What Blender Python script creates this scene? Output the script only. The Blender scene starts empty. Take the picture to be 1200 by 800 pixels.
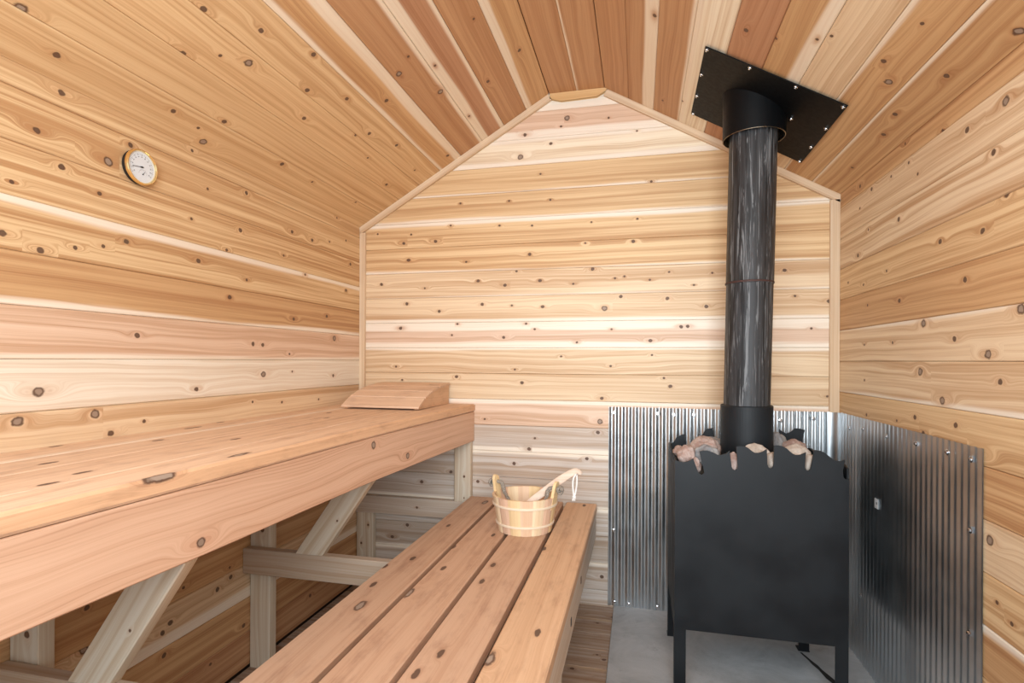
import bpy, bmesh, math, random
from mathutils import Vector, Matrix

# ------------------------------------------------------------------ basics
scn = bpy.context.scene
C = scn.collection
H = 1.21                      # eye height above the floor
D = 2.706                     # distance to the back wall
XL, XR = -1.487, 0.873        # side walls
Y0 = -0.30                    # open doorway end of the room
XF0, XF1, ZTOP = -0.4463, -0.1714, 1.3386 + H
ZEL, ZER = 0.7205 + H, 0.748 + H

def srgb(r, g, b):
    f = lambda c: (c/255/12.92) if c/255 <= .04045 else ((c/255+.055)/1.055)**2.4
    return (f(r), f(g), f(b))

KNOTS = {
  'left': {-7: [(1.187, 0.063, 0.013), (1.466, 0.005, 0.0085), (1.675, 0.03, 0.0085)], -6: [(1.524, -0.035, 0.0055)], -2: [(1.02, 0.045, 0.013), (1.217, 0.045, 0.013), (1.263, -0.014, 0.0085), (1.372, 0.009, 0.0055), (1.854, 0.033, 0.0055), (2.035, 0.019, 0.0055), (2.309, 0.012, 0.0055)], -1: [(1.069, -0.017, 0.013), (1.574, -0.035, 0.0085), (1.917, 0.008, 0.013), (2.105, 0.015, 0.0055), (2.433, -0.011, 0.0085)], 0: [(1.346, 0.006, 0.0085), (1.855, -0.004, 0.0085), (1.912, -0.006, 0.0085), (2.085, -0.041, 0.0055), (2.443, 0.042, 0.013)], 1: [(1.728, 0.034, 0.0085), (2.113, -0.019, 0.0085), (2.374, 0.015, 0.0085)], 2: [(0.987, -0.032, 0.0085), (1.072, -0.054, 0.0085), (1.159, -0.031, 0.0055), (1.238, -0.011, 0.0055), (1.309, 0.019, 0.0085), (1.58, 0.009, 0.0085), (1.817, -0.022, 0.0055), (2.197, 0.057, 0.0055), (2.552, 0.03, 0.0085)], 3: [(1.006, -0.035, 0.0055), (1.123, 0.042, 0.0085), (1.226, 0.003, 0.0055), (1.549, 0.014, 0.0055), (1.712, -0.06, 0.0055), (1.782, 0.03, 0.0085), (2.043, -0.018, 0.0055), (2.594, 0.041, 0.0085)], 4: [(1.061, -0.019, 0.0085), (1.252, -0.031, 0.013), (1.32, 0.044, 0.0085), (1.62, 0.005, 0.0055), (1.814, 0.049, 0.0085), (2.1, -0.036, 0.0085), (2.25, -0.04, 0.0085), (2.395, -0.016, 0.0055), (2.549, 0.023, 0.0055)], 5: [(1.122, -0.029, 0.0085), (1.551, -0.019, 0.0055), (2.461, -0.015, 0.0055)]},
  'ceil_left': {0: [(1.061, 0.006, 0.0085), (1.396, 0.024, 0.0085), (1.504, 0.012, 0.0055), (1.562, -0.028, 0.013), (1.896, 0.046, 0.0085), (2.108, 0.04, 0.0055), (2.455, 0.058, 0.0055)], 1: [(0.941, -0.062, 0.013), (1.55, -0.053, 0.0085)], 2: [(1.274, -0.065, 0.0085), (1.354, -0.004, 0.0055), (1.435, 0.031, 0.013), (1.77, -0.009, 0.0085), (2.03, 0.064, 0.0055), (2.21, 0.017, 0.0055), (2.488, -0.038, 0.0085)], 3: [(1.218, -0.059, 0.0085), (1.377, 0.001, 0.0085), (1.567, 0.056, 0.0085), (1.671, -0.051, 0.0085), (1.826, 0.02, 0.0085), (2.076, -0.026, 0.0085), (2.264, 0.015, 0.0085), (2.535, -0.02, 0.0055)], 4: [(1.972, -0.011, 0.0085), (2.607, 0.018, 0.0085)], 5: [(1.848, 0.026, 0.0055), (1.892, -0.041, 0.013), (2.137, 0.044, 0.013)], 6: [(1.981, -0.048, 0.0055), (2.423, -0.051, 0.0055)], 7: [(1.901, 0.028, 0.0055), (2.283, -0.033, 0.0085)], 8: [(2.234, 0.007, 0.0085)]},
  'flat': {},
  'ceil_right': {1: [(1.969, 0.051, 0.0085)], 2: [(2.558, -0.022, 0.0055)], 3: [(2.484, -0.063, 0.0055)], 4: [(1.855, -0.027, 0.0085)], 5: [(1.768, 0.048, 0.0055), (1.836, -0.063, 0.0055)], 6: [(1.731, -0.054, 0.0055)], 7: [(1.562, -0.011, 0.0055), (1.749, -0.026, 0.0085), (1.828, 0.024, 0.013)], 8: [(1.48, 0.037, 0.013), (1.711, -0.002, 0.0085), (1.966, -0.024, 0.0085), (2.104, -0.0, 0.0085), (2.415, 0.011, 0.0055)]},
  'right': {-4: [(1.624, 0.022, 0.013)], -2: [(1.669, -0.039, 0.013), (1.779, 0.024, 0.0085), (1.958, -0.022, 0.0085), (2.012, 0.023, 0.0085), (2.139, -0.001, 0.0055), (2.396, -0.006, 0.0055)], -1: [(1.586, 0.018, 0.0085), (1.849, -0.049, 0.013), (1.979, 0.036, 0.013), (2.417, -0.007, 0.0055)], 0: [(1.512, 0.055, 0.013), (1.635, -0.051, 0.013), (1.788, -0.004, 0.0085), (1.96, 0.052, 0.013), (2.174, -0.002, 0.0055), (2.421, -0.002, 0.0055)], 1: [(1.737, 0.02, 0.0085), (2.124, 0.004, 0.0085), (2.391, 0.015, 0.0055)], 2: [(1.566, 0.066, 0.0085), (1.66, -0.0, 0.0085), (1.865, 0.016, 0.0085), (2.224, -0.014, 0.0055), (2.432, -0.035, 0.0055), (2.595, -0.004, 0.0055)], 3: [(1.617, 0.052, 0.0085), (2.132, 0.013, 0.0085), (2.387, 0.038, 0.0055), (2.489, -0.044, 0.0085)], 4: [(1.57, 0.024, 0.013), (1.731, 0.019, 0.0085), (2.001, -0.01, 0.0055), (2.062, 0.048, 0.0055), (2.192, 0.045, 0.0055), (2.358, 0.051, 0.0085), (2.472, 0.008, 0.0055)], 5: [(1.857, -0.067, 0.0055), (2.087, -0.015, 0.0055), (2.471, -0.039, 0.0085)]},
  'back': {-8: [(-0.173, 0.001, 0.0085)], -7: [(-1.206, 0.047, 0.0085)], -5: [(-1.125, 0.018, 0.0085), (-0.813, 0.036, 0.0085)], -4: [(-0.96, -0.055, 0.0085), (-0.62, 0.006, 0.0085), (-0.25, 0.047, 0.0085)], -3: [(-0.542, -0.05, 0.0085), (-0.527, 0.006, 0.0055), (-0.196, 0.047, 0.0085)], -2: [(-0.777, -0.037, 0.0055), (-0.186, -0.032, 0.013)], -1: [(-1.24, 0.027, 0.0055), (-0.933, 0.048, 0.0085), (-0.581, 0.021, 0.0085), (-0.178, -0.051, 0.0085), (0.117, 0.053, 0.0055), (0.121, 0.014, 0.0085), (0.828, -0.021, 0.0055)], 0: [(-1.276, -0.035, 0.0055), (-0.619, -0.045, 0.0055), (-0.38, 0.023, 0.0055), (-0.136, -0.024, 0.0055), (0.061, 0.031, 0.0055)], 1: [(-1.25, 0.039, 0.0085), (-0.959, -0.0, 0.0055), (-0.959, 0.058, 0.0055), (-0.678, -0.013, 0.0085), (-0.561, 0.056, 0.0055), (-0.516, 0.027, 0.0055), (-0.302, -0.04, 0.0055), (-0.132, 0.024, 0.0055), (0.053, -0.033, 0.0085), (0.195, 0.034, 0.0085), (0.211, 0.035, 0.0085), (0.761, 0.02, 0.0055)], 2: [(-1.216, 0.037, 0.0085), (-1.031, -0.007, 0.0085), (-0.794, 0.026, 0.0085), (-0.636, 0.017, 0.0055), (-0.476, 0.007, 0.0085), (-0.166, -0.006, 0.013), (-0.088, 0.051, 0.0085), (0.132, 0.037, 0.0085), (0.309, -0.005, 0.0085), (0.693, 0.036, 0.0055), (0.832, 0.009, 0.0085)], 3: [(-1.364, 0.011, 0.0085), (-1.113, -0.016, 0.0055), (-0.817, 0.015, 0.0085), (-0.673, -0.011, 0.0085), (-0.612, 0.059, 0.0055), (-0.49, 0.007, 0.0085), (-0.321, -0.014, 0.0055), (-0.225, 0.057, 0.0085), (-0.117, 0.008, 0.0055), (-0.071, 0.016, 0.0055), (0.049, -0.004, 0.0055), (0.139, 0.031, 0.0055), (0.253, -0.035, 0.0055), (0.335, 0.02, 0.0055), (0.648, 0.022, 0.0085)], 4: [(-1.206, 0.004, 0.0085), (-0.882, -0.017, 0.0055), (-0.544, 0.01, 0.0085), (-0.262, 0.054, 0.0055), (-0.029, 0.053, 0.0085)], 5: [(-1.388, 0.02, 0.0055), (-1.234, -0.037, 0.0085), (-1.192, 0.008, 0.0055), (-1.053, -0.034, 0.0085), (-0.969, 0.045, 0.0055), (-0.703, 0.031, 0.0055), (-0.532, 0.022, 0.0055), (-0.233, 0.024, 0.0055), (-0.011, 0.028, 0.0055)], 6: [(-0.916, 0.025, 0.0055), (-0.653, 0.022, 0.0055), (-0.439, 0.014, 0.0055)], 7: [(-0.49, 0.015, 0.0055), (0.054, -0.061, 0.0055)], 8: [(-0.594, -0.024, 0.013), (-0.438, 0.032, 0.0085), (-0.015, 0.057, 0.0055)], 9: [(-0.571, -0.045, 0.0085), (-0.386, -0.02, 0.0055), (-0.386, 0.019, 0.013), (-0.151, 0.001, 0.0055)]},
}

KN_UPPER = [(-1.468, 1.096, 0.008), (-1.306, 1.246, 0.008), (-1.433, 1.49, 0.008), (-1.247, 0.915, 0.008), (-1.08, 0.858, 0.008), (-1.042, 0.766, 0.008), (-1.433, 1.49, 0.008), (-1.465, 1.66, 0.008), (-1.194, 1.47, 0.008), (-1.118, 1.325, 0.008), (-0.913, 1.11, 0.013), (-1.187, 1.895, 0.008), (-1.29, 2.079, 0.008)]
KN_LOWER = [(-0.73, 2.552, 0.013), (-0.776, 2.158, 0.008), (-0.768, 1.772, 0.008), (-0.829, 1.682, 0.008), (-0.763, 1.394, 0.013), (-0.797, 1.535, 0.008), (-0.668, 1.916, 0.008), (-0.633, 1.712, 0.008), (-0.666, 1.506, 0.013), (-0.561, 2.083, 0.008), (-0.477, 1.639, 0.008), (-0.479, 1.779, 0.008), (-0.253, 2.615, 0.008), (-0.338, 1.981, 0.008), (-0.249, 1.363, 0.008), (-0.335, 1.217, 0.013), (-0.454, 1.213, 0.008), (-0.478, 1.123, 0.008)]
BACKSCREWS = [(-0.116, -0.253), (0.09, -0.253), (0.162, -0.256), (0.255, -0.255), (0.632, -0.27), (0.77, -0.257), (-0.117, -0.829), (-0.11, -1.179), (-0.043, -1.181), (0.091, -1.18)]
RIGHTSCREWS = [(2.543, -0.278), (2.403, -0.264), (2.193, -0.265), (1.982, -0.26), (1.801, -0.258), (1.687, -0.258), (1.689, -0.447), (1.692, -0.723), (2.413, -0.925)]
RIM = [(0.128, -0.355), (0.139, -0.359), (0.158, -0.362), (0.174, -0.358), (0.19, -0.347), (0.207, -0.395), (0.213, -0.401), (0.22, -0.403), (0.227, -0.397), (0.227, -0.391), (0.211, -0.321), (0.223, -0.317), (0.24, -0.317), (0.258, -0.323), (0.272, -0.33), (0.282, -0.331), (0.291, -0.328), (0.302, -0.324), (0.312, -0.315), (0.319, -0.37), (0.323, -0.378), (0.33, -0.382), (0.337, -0.377), (0.339, -0.37), (0.334, -0.299), (0.348, -0.296), (0.364, -0.297), (0.376, -0.304), (0.386, -0.313), (0.395, -0.318), (0.406, -0.318), (0.42, -0.313), (0.433, -0.303), (0.435, -0.356), (0.439, -0.366), (0.446, -0.37), (0.453, -0.365), (0.455, -0.355), (0.456, -0.291), (0.469, -0.289), (0.483, -0.291), (0.496, -0.298), (0.507, -0.308), (0.516, -0.316), (0.526, -0.32), (0.54, -0.318), (0.557, -0.309), (0.553, -0.36), (0.556, -0.369), (0.563, -0.372), (0.571, -0.367), (0.573, -0.356), (0.582, -0.3), (0.592, -0.301), (0.605, -0.303), (0.615, -0.308), (0.623, -0.315), (0.634, -0.324), (0.644, -0.331), (0.661, -0.335), (0.677, -0.329), (0.67, -0.366), (0.672, -0.388), (0.677, -0.394), (0.69, -0.394)]   # ragged torch-cut rim (x, height relative to eye level)
RIM_BACK = [(0.128, -0.371), (0.15, -0.358), (0.164, -0.335), (0.186, -0.323), (0.199, -0.32), (0.205, -0.371), (0.21, -0.438), (0.228, -0.453), (0.243, -0.437), (0.25, -0.34), (0.264, -0.326), (0.271, -0.321), (0.286, -0.296), (0.315, -0.29), (0.321, -0.323), (0.334, -0.441), (0.355, -0.459), (0.372, -0.44), (0.38, -0.336), (0.404, -0.302), (0.425, -0.284), (0.452, -0.287), (0.465, -0.363), (0.472, -0.436), (0.492, -0.453), (0.506, -0.427), (0.51, -0.318), (0.523, -0.296), (0.54, -0.277), (0.557, -0.27), (0.553, -0.31), (0.56, -0.396), (0.573, -0.403), (0.58, -0.378), (0.58, -0.286), (0.594, -0.296), (0.607, -0.301), (0.617, -0.301), (0.63, -0.292), (0.639, -0.281), (0.656, -0.28), (0.679, -0.286), (0.672, -0.321), (0.668, -0.393), (0.679, -0.428), (0.692, -0.421), (0.701, -0.392), (0.731, -0.384), (0.756, -0.397), (0.779, -0.41), (0.69, -0.4)]
LADLE_PATH = [(-0.468, 2.17, 0.588), (-0.429, 2.19, 0.631), (-0.377, 2.22, 0.668), (-0.324, 2.25, 0.707), (-0.281, 2.28, 0.733), (-0.254, 2.29, 0.744), (-0.233, 2.295, 0.732)]
CORD_TOP = (-0.256, 2.28, 0.728)
WORLD = 1.15
EXPO = 0
ROLLS = 1
AREAS = [('doorway_light', (-0.1, -0.25, 1.75), (-0.1, 2.7, 1.35), 1.3, 1.0, 42, (0.9, 0.96, 1)), ('back_wall_fill', (0.15, -0.22, 1.15), (-0.02, 2.7, 1.2), 0.6, 0.6, 5.5, (0.88, 0.95, 1), 70)]  # second area light is an added fill to brighten the back wall centre


# ------------------------------------------------------------------ tagging
def tag(o, label=None, cat=None, group=None, kind=None):
    if label: o['label'] = label
    if cat: o['category'] = cat
    if group: o['group'] = group
    if kind: o['kind'] = kind
    return o

def thing(name, label, cat, loc=(0, 0, 0), group=None):
    o = bpy.data.objects.new(name, None); C.objects.link(o)
    o.location = loc; o.empty_display_size = .05
    return tag(o, label, cat, group)

def root_matrix(o):
    m = Matrix.Translation(o.location)
    while o.parent:
        o = o.parent
        m = Matrix.Translation(o.location) @ m
    return m

def link(name, bm, mat, parent=None, smooth=False, recalc=True):
    """bm is in world coordinates; becomes one mesh object (origin kept at its parent)."""
    if recalc: bmesh.ops.recalc_face_normals(bm, faces=bm.faces)
    me = bpy.data.meshes.new(name)
    bm.to_mesh(me); bm.free()
    o = bpy.data.objects.new(name, me); C.objects.link(o)
    if parent:
        inv = root_matrix(parent).inverted()
        me.transform(inv); o.parent = parent
    else:
        vs = [v.co.copy() for v in me.vertices]
        c = Vector((sum(v.x for v in vs)/len(vs), sum(v.y for v in vs)/len(vs), min(v.z for v in vs)))
        me.transform(Matrix.Translation(-c)); o.location = c
    me.materials.append(mat)
    if smooth:
        me.polygons.foreach_set('use_smooth', [True]*len(me.polygons))
        me.set_sharp_from_angle(angle=math.radians(42))
    return o

# ------------------------------------------------------------------ board builder
# tone names: colour (heartwood), sapwood strip low/high (fraction of width)
TONES = dict(
    gold=srgb(222, 184, 132), goldd=srgb(206, 160, 106), tan=srgb(228, 198, 158), pink=srgb(226, 193, 164),
    brown=srgb(194, 144, 96), red=srgb(190, 136, 94), pale=srgb(238, 220, 190), white=srgb(242, 232, 214),
    slat=srgb(202, 158, 122), slato=srgb(214, 168, 122), slatw=srgb(230, 192, 156), fascia=srgb(220, 176, 142),
    post=srgb(212, 200, 182), postg=srgb(190, 172, 154), trim=srgb(222, 198, 168), floor=srgb(172, 150, 132), grey=srgb(208, 194, 180), dark=srgb(60, 45, 32))

class Boards:
    def __init__(s):
        s.bm = bmesh.new()
        L = s.bm.loops.layers
        s.uv = L.float_vector.new('uvb'); s.kn = L.float_vector.new('knot')
        s.sp = L.float_vector.new('sap'); s.tn = L.float_color.new('tone'); s.ms = L.float_vector.new('misc')
    def board(s, o, u, v, n, length, w, t, tone='gold', sap=(0, 0), knots=(), cham=.0015, seed=None,
              cath=.5, contrast=1.0, faces='all', uoff=0.0, step=None, gap=.0, edge_tone=None):
        """o: corner-centre start of the board's face (u=0, v=centre, n=top face); extends -n by t."""
        o, u, v, n = Vector(o), Vector(u).normalized(), Vector(v).normalized(), Vector(n).normalized()
        if seed is None: seed = random.uniform(0, 40)
        col = TONES[tone] if isinstance(tone, str) else tone
        j = random.uniform(.97, 1.03)
        col = (col[0]*j, col[1]*j, col[2]*j, 1)
        ks = sorted([list(k) for k in knots if 0.004 < k[0]-uoff < length-.004])
        for i in range(1, len(ks)):
            if ks[i][0]-ks[i-1][0] < .03: ks[i][0] = ks[i-1][0]+.03
        ks = [k for k in ks if k[0]-uoff < length-.003]
        # stations and owner knots
        st = [0.0]; own = []
        if ks:
            for i, k in enumerate(ks):
                own.append(k)
                st.append(length if i == len(ks)-1 else ((k[0]+ks[i+1][0])/2-uoff))
        else:
            own = [None]; st.append(length)
        if step:
            st2 = [0.0]; own2 = []
            for a, b, k in zip(st[:-1], st[1:], own):
                m = max(1, int(math.ceil((b-a)/step)))
                for q in range(1, m+1): st2.append(a+(b-a)*q/m); own2.append(k)
            st, own = st2, own2
        hw = w/2-gap/2; c = cham
        # ring: (vpos, npos, vtex)
        ring = [(-hw+c, 0, -hw+c), (hw-c, 0, hw-c), (hw, -c, hw), (hw, -t+c, hw+t), (hw-c, -t, hw+t), (-hw+c, -t, 3*hw+t), (-hw, -t+c, -hw-t), (-hw, -c, -hw)]
        sides = [(0, 1), (1, 2), (2, 3), (3, 4), (4, 5), (5, 6), (6, 7), (7, 0)]
        if faces == 'face': sides = [(0, 1), (1, 2), (7, 0)]
        bm = s.bm
        rows = [[bm.verts.new(o+u*x+v*a+n*b) for (a, b, _) in ring] for x in st]
        lo, hi = sap
        def put(f, data):
            for l, (x, vt, kv) in zip(f.loops, data):
                l[s.uv] = (x+uoff, vt, seed); l[s.kn] = kv
                l[s.sp] = (vt/w+.5, lo, 1-hi); l[s.tn] = col; l[s.ms] = (cath, contrast, 0)
        for i in range(len(st)-1):
            k = own[i]
            for a, b in sides:
                top = (a, b) in ((0, 1), (1, 2), (7, 0))
                f = bm.faces.new([rows[i][a], rows[i+1][a], rows[i+1][b], rows[i][b]])
                va = ring[a][2]; vb = ring[b][2]
                if a == 5: vb = vb
                if (a, b) == (5, 6): vb = va-.002
                if (a, b) == (4, 5): pass
                d = []
                for (x, vt) in ((st[i], va), (st[i+1], va), (st[i+1], vb), (st[i], vb)):
                    kv = (x+uoff-k[0], vt-k[1], k[2]) if (k and (top or (abs(k[1]) > hw-.02 and abs(vt) < hw+t+.001))) else (9, 9, .01)
                    d.append((x, vt, kv))
                put(f, d)
                if edge_tone and (a, b) in ((1, 2), (2, 3)):
                    for l in f.loops: l[s.tn] = (col[0]*edge_tone[0], col[1]*edge_tone[1], col[2]*edge_tone[2], 1)
        if faces == 'all':
            for r, x in ((rows[0], 0), (rows[-1], length)):
                f = bm.faces.new(r)
                for l in f.loops:
                    p = l.vert.co-o
                    l[s.uv] = (p.dot(n)*1.0+uoff, p.dot(v), seed+3); l[s.kn] = (9, 9, .01)
                    l[s.sp] = (.5, 0, 1); l[s.tn] = (col[0]*.85, col[1]*.8, col[2]*.75, 1); l[s.ms] = (1, contrast, 0)
        return s
    def link(s, name, mat, parent=None):
        return link(name, s.bm, mat, parent)

# ------------------------------------------------------------------ node helpers
class NT:
    def __init__(s, name):
        s.m = bpy.data.materials.new(name); s.m.use_nodes = True
        s.t = s.m.node_tree; s.b = s.t.nodes['Principled BSDF']
    def n(s, typ, **kw):
        nd = s.t.nodes.new(typ)
        for k, v in kw.items(): setattr(nd, k, v)
        return nd
    def l(s, a, b): s.t.links.new(a, b)
    def put(s, sock, v):
        if isinstance(v, (int, float)): sock.default_value = v
        elif isinstance(v, (tuple, list)):
            sock.default_value = tuple(v) if len(v) == len(sock.default_value) else tuple(v)+(1,)
        else: s.l(v, sock)
    def math(s, op, a, b=None, c=None, clamp=False):
        nd = s.n('ShaderNodeMath', operation=op); nd.use_clamp = clamp
        s.put(nd.inputs[0], a)
        if b is not None: s.put(nd.inputs[1], b)
        if c is not None: s.put(nd.inputs[2], c)
        return nd.outputs[0]
    def comb(s, x, y, z):
        nd = s.n('ShaderNodeCombineXYZ')
        for i, v in enumerate((x, y, z)): s.put(nd.inputs[i], v)
        return nd.outputs[0]
    def sep(s, v):
        nd = s.n('ShaderNodeSeparateXYZ'); s.l(v, nd.inputs[0]); return nd.outputs
    def noise(s, vec, scale=1, detail=2, rough=.5, dist=0):
        nd = s.n('ShaderNodeTexNoise'); s.l(vec, nd.inputs['Vector'])
        nd.inputs['Scale'].default_value = scale; nd.inputs['Detail'].default_value = detail
        nd.inputs['Roughness'].default_value = rough; nd.inputs['Distortion'].default_value = dist
        return nd.outputs['Fac']
    def ss(s, x, a, b, lo=0, hi=1):
        nd = s.n('ShaderNodeMapRange', interpolation_type='SMOOTHSTEP')
        s.put(nd.inputs[0], x); s.put(nd.inputs[1], a); s.put(nd.inputs[2], b); s.put(nd.inputs[3], lo); s.put(nd.inputs[4], hi)
        return nd.outputs[0]
    def mix(s, f, a, b, mode='MIX'):
        nd = s.n('ShaderNodeMix', data_type='RGBA', blend_type=mode)
        s.put(nd.inputs[0], f); s.put(nd.inputs[6], a); s.put(nd.inputs[7], b)
        return nd.outputs[2]
    def attr(s, name):
        return s.n('ShaderNodeAttribute', attribute_name=name)

def wood(name, sapcol=srgb(246, 234, 216), band=.55, grain=.5, ring=.5, rough=.55, weather=0.0, sat=1.0, knotdark=.92, kelong=.9, bump=.12, streakcol=(.50, .27, .12)):
    m = NT(name)
    U, V, S = m.sep(m.attr('uvb').outputs['Vector'])
    du, dv, kr = m.sep(m.attr('knot').outputs['Vector'])
    vn, lo, hi = m.sep(m.attr('sap').outputs['Vector'])
    cath, con, _ = m.sep(m.attr('misc').outputs['Vector'])
    tone = m.attr('tone').outputs['Color']
    S7 = m.math('MULTIPLY', S, 7.3)
    # knot distance
    kn0 = m.noise(m.comb(m.math('MULTIPLY', U, 60), m.math('MULTIPLY', V, 60), S7), 1, 2)
    kd = m.math('SQRT', m.math('ADD', m.math('POWER', m.math('MULTIPLY', du, kelong), 2), m.math('POWER', dv, 2)))
    kdn = m.math('ADD', m.math('DIVIDE', kd, kr), m.math('MULTIPLY', m.math('SUBTRACT', kn0, .5), .9))
    a1 = m.math('POWER', m.math('DIVIDE', du, m.math('MULTIPLY', kr, 4.2)), 2)
    a2 = m.math('POWER', m.math('DIVIDE', dv, m.math('MULTIPLY', kr, 1.7)), 2)
    e = m.math('EXPONENT', m.math('MULTIPLY', m.math('ADD', a1, a2), -1))
    # warped grain coordinate
    w1 = m.noise(m.comb(m.math('MULTIPLY', U, 1.4), m.math('MULTIPLY', V, 7), S7), 1, 2)
    wv = m.math('ADD', V, m.math('MULTIPLY', m.math('SUBTRACT', w1, .5), m.math('MULTIPLY_ADD', cath, .07, .012)))
    g = m.math('ADD', m.math('MULTIPLY', wv, m.math('SUBTRACT', 1, e)), m.math('MULTIPLY', m.math('MULTIPLY', kd, e), 1.0))
    # broad tonal bands
    b1 = m.noise(m.comb(m.math('MULTIPLY', U, .45), m.math('MULTIPLY', g, 42), S7), 1, 4, .68)
    b2 = m.noise(m.comb(m.math('MULTIPLY', U, 1.2), m.math('MULTIPLY', g, 150), m.math('ADD', S7, 5)), 1, 3, .65)
    b3 = m.noise(m.comb(m.math('MULTIPLY', U, 9), m.math('MULTIPLY', g, 700), m.math('ADD', S7, 9)), 1, 2, .6)
    sn = m.math('SINE', m.math('MULTIPLY', g, 720))
    rg = m.math('POWER', m.math('MULTIPLY_ADD', sn, .5, .5), 5)
    rgm = m.math('MULTIPLY', rg, m.ss(b1, .42, .66))
    # sapwood strips
    w3 = m.noise(m.comb(m.math('MULTIPLY', U, 1.1), m.math('MULTIPLY', V, 6), m.math('ADD', S7, 17)), 1, 2)
    vw = m.math('ADD', vn, m.math('MULTIPLY', m.math('SUBTRACT', w3, .5), .28))
    vw = m.math('ADD', vw, m.math('MULTIPLY', m.math('SUBTRACT', b2, .5), .05))
    sl = m.math('MULTIPLY', m.ss(m.math('SUBTRACT', vw, lo), -.06, .05, 1, 0), m.math('GREATER_THAN', lo, .001))
    sh = m.math('MULTIPLY', m.ss(m.math('SUBTRACT', vw, hi), -.06, .05, 0, 1), m.math('LESS_THAN', hi, .999))
    sap = m.math('MAXIMUM', sl, sh)
    sap = m.math('MULTIPLY', sap, m.math('SUBTRACT', 1, m.math('MULTIPLY', e, .75)))
    # colour
    light = m.mix(1.0, tone, (1.14, 1.24, 1.36), 'MULTIPLY')
    dark = m.mix(1.0, tone, (.74, .60, .46), 'MULTIPLY')
    c = m.mix(m.math('MULTIPLY', m.ss(b1, .44, .66), m.math('MULTIPLY', con, band*1.15), clamp=True), tone, dark)
    c = m.mix(m.math('MULTIPLY', m.ss(b1, .52, .36), m.math('MULTIPLY', con, band), clamp=True), c, light)
    sapc = m.mix(m.ss(b2, .4, .75, 0, .35), sapcol, srgb(228, 200, 168))
    c = m.mix(sap, c, sapc)
    notsap = m.math('SUBTRACT', 1, m.math('MULTIPLY', sap, .75))
    c = m.mix(m.math('MULTIPLY', m.math('MULTIPLY', m.ss(b2, .48, .74), notsap), grain*.6), c, m.mix(1.0, c, (.68, .52, .38), 'MULTIPLY'))
    c = m.mix(m.math('MULTIPLY', m.math('MULTIPLY', m.ss(b3, .45, .8), notsap), grain*.35), c, m.mix(1.0, c, (.72, .60, .5), 'MULTIPLY'))
    c = m.mix(m.math('MULTIPLY', m.math('MULTIPLY', rgm, notsap), ring*.38), c, m.mix(1.0, c, (.62, .44, .32), 'MULTIPLY'))
    if weather:
        wn = m.noise(m.comb(m.math('MULTIPLY', U, 7), m.math('MULTIPLY', V, 22), S7), 1, 4, .65)
        c = m.mix(m.ss(wn, .46, .78, 0, weather), c, m.mix(1.0, c, (.60, .50, .46), 'MULTIPLY'))
    # knots
    halo = m.math('MULTIPLY', m.ss(e, .2, .95), .30)
    c = m.mix(halo, c, m.mix(1.0, c, (.76, .52, .36), 'MULTIPLY'))
    kring = m.ss(kdn, 1.15, .75)
    kcore = m.ss(kdn, .72, .45)
    c = m.mix(m.math('MULTIPLY', kring, knotdark), c, (.10, .048, .028))
    c = m.mix(m.math('MULTIPLY', kcore, m.ss(kr, .0075, .012, .10, .80)), c, m.mix(m.ss(kr, .0085, .012), (.22, .14, .09), (.42, .31, .23)))
    if sat != 1:
        hs = m.n('ShaderNodeHueSaturation'); hs.inputs['Saturation'].default_value = sat; m.l(c, hs.inputs['Color']); c = hs.outputs[0]
    m.l(c, m.b.inputs['Base Color'])
    m.b.inputs['Roughness'].default_value = rough
    m.b.inputs['Specular IOR Level'].default_value = .32
    bp = m.n('ShaderNodeBump'); bp.inputs['Strength'].default_value = bump; bp.inputs['Distance'].default_value = .001
    hgt = m.math('SUBTRACT', m.math('MULTIPLY', b2, .6), m.math('MULTIPLY', kring, .5))
    m.l(m.math('ADD', hgt, m.math('MULTIPLY', b3, .4)), bp.inputs['Height']); m.l(bp.outputs[0], m.b.inputs['Normal'])
    return m.m

def plain(name, col, rough=.5, metal=0.0, spec=.5):
    m = NT(name); m.b.inputs['Base Color'].default_value = (*col, 1)
    nz = m.noise(m.n('ShaderNodeTexCoord').outputs['Object'], 60, 3)
    m.l(m.ss(nz, .2, .8, max(0, rough-.06), rough+.06), m.b.inputs['Roughness'])
    m.b.inputs['Metallic'].default_value = metal; m.b.inputs['Specular IOR Level'].default_value = spec
    return m.m

M_clad = wood('cedar_cladding', sat=.90, band=.75, ring=.38, grain=.6)
M_ceil = wood('cedar_ceiling', sat=.92, grain=.6, ring=.5, band=.6, sapcol=srgb(240, 222, 196))
M_bench = wood('cedar_bench', kelong=.38, sat=.84, band=.26, grain=.45, ring=.45, weather=.6, rough=.6, sapcol=srgb(238, 214, 188))
M_fascia = wood('cedar_fascia', sat=.88, band=.35, grain=.5, ring=1.3, rough=.55)
M_frame = wood('pine_framing', band=.4, grain=.35, ring=.4, rough=.65, sat=1.12)
M_trim = wood('cedar_trim', band=.4, grain=.35, ring=.2, rough=.6)
M_floor = wood('floor_planks', band=.6, grain=.6, ring=.4, weather=.7, rough=.7, sapcol=srgb(176, 150, 120))

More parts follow.
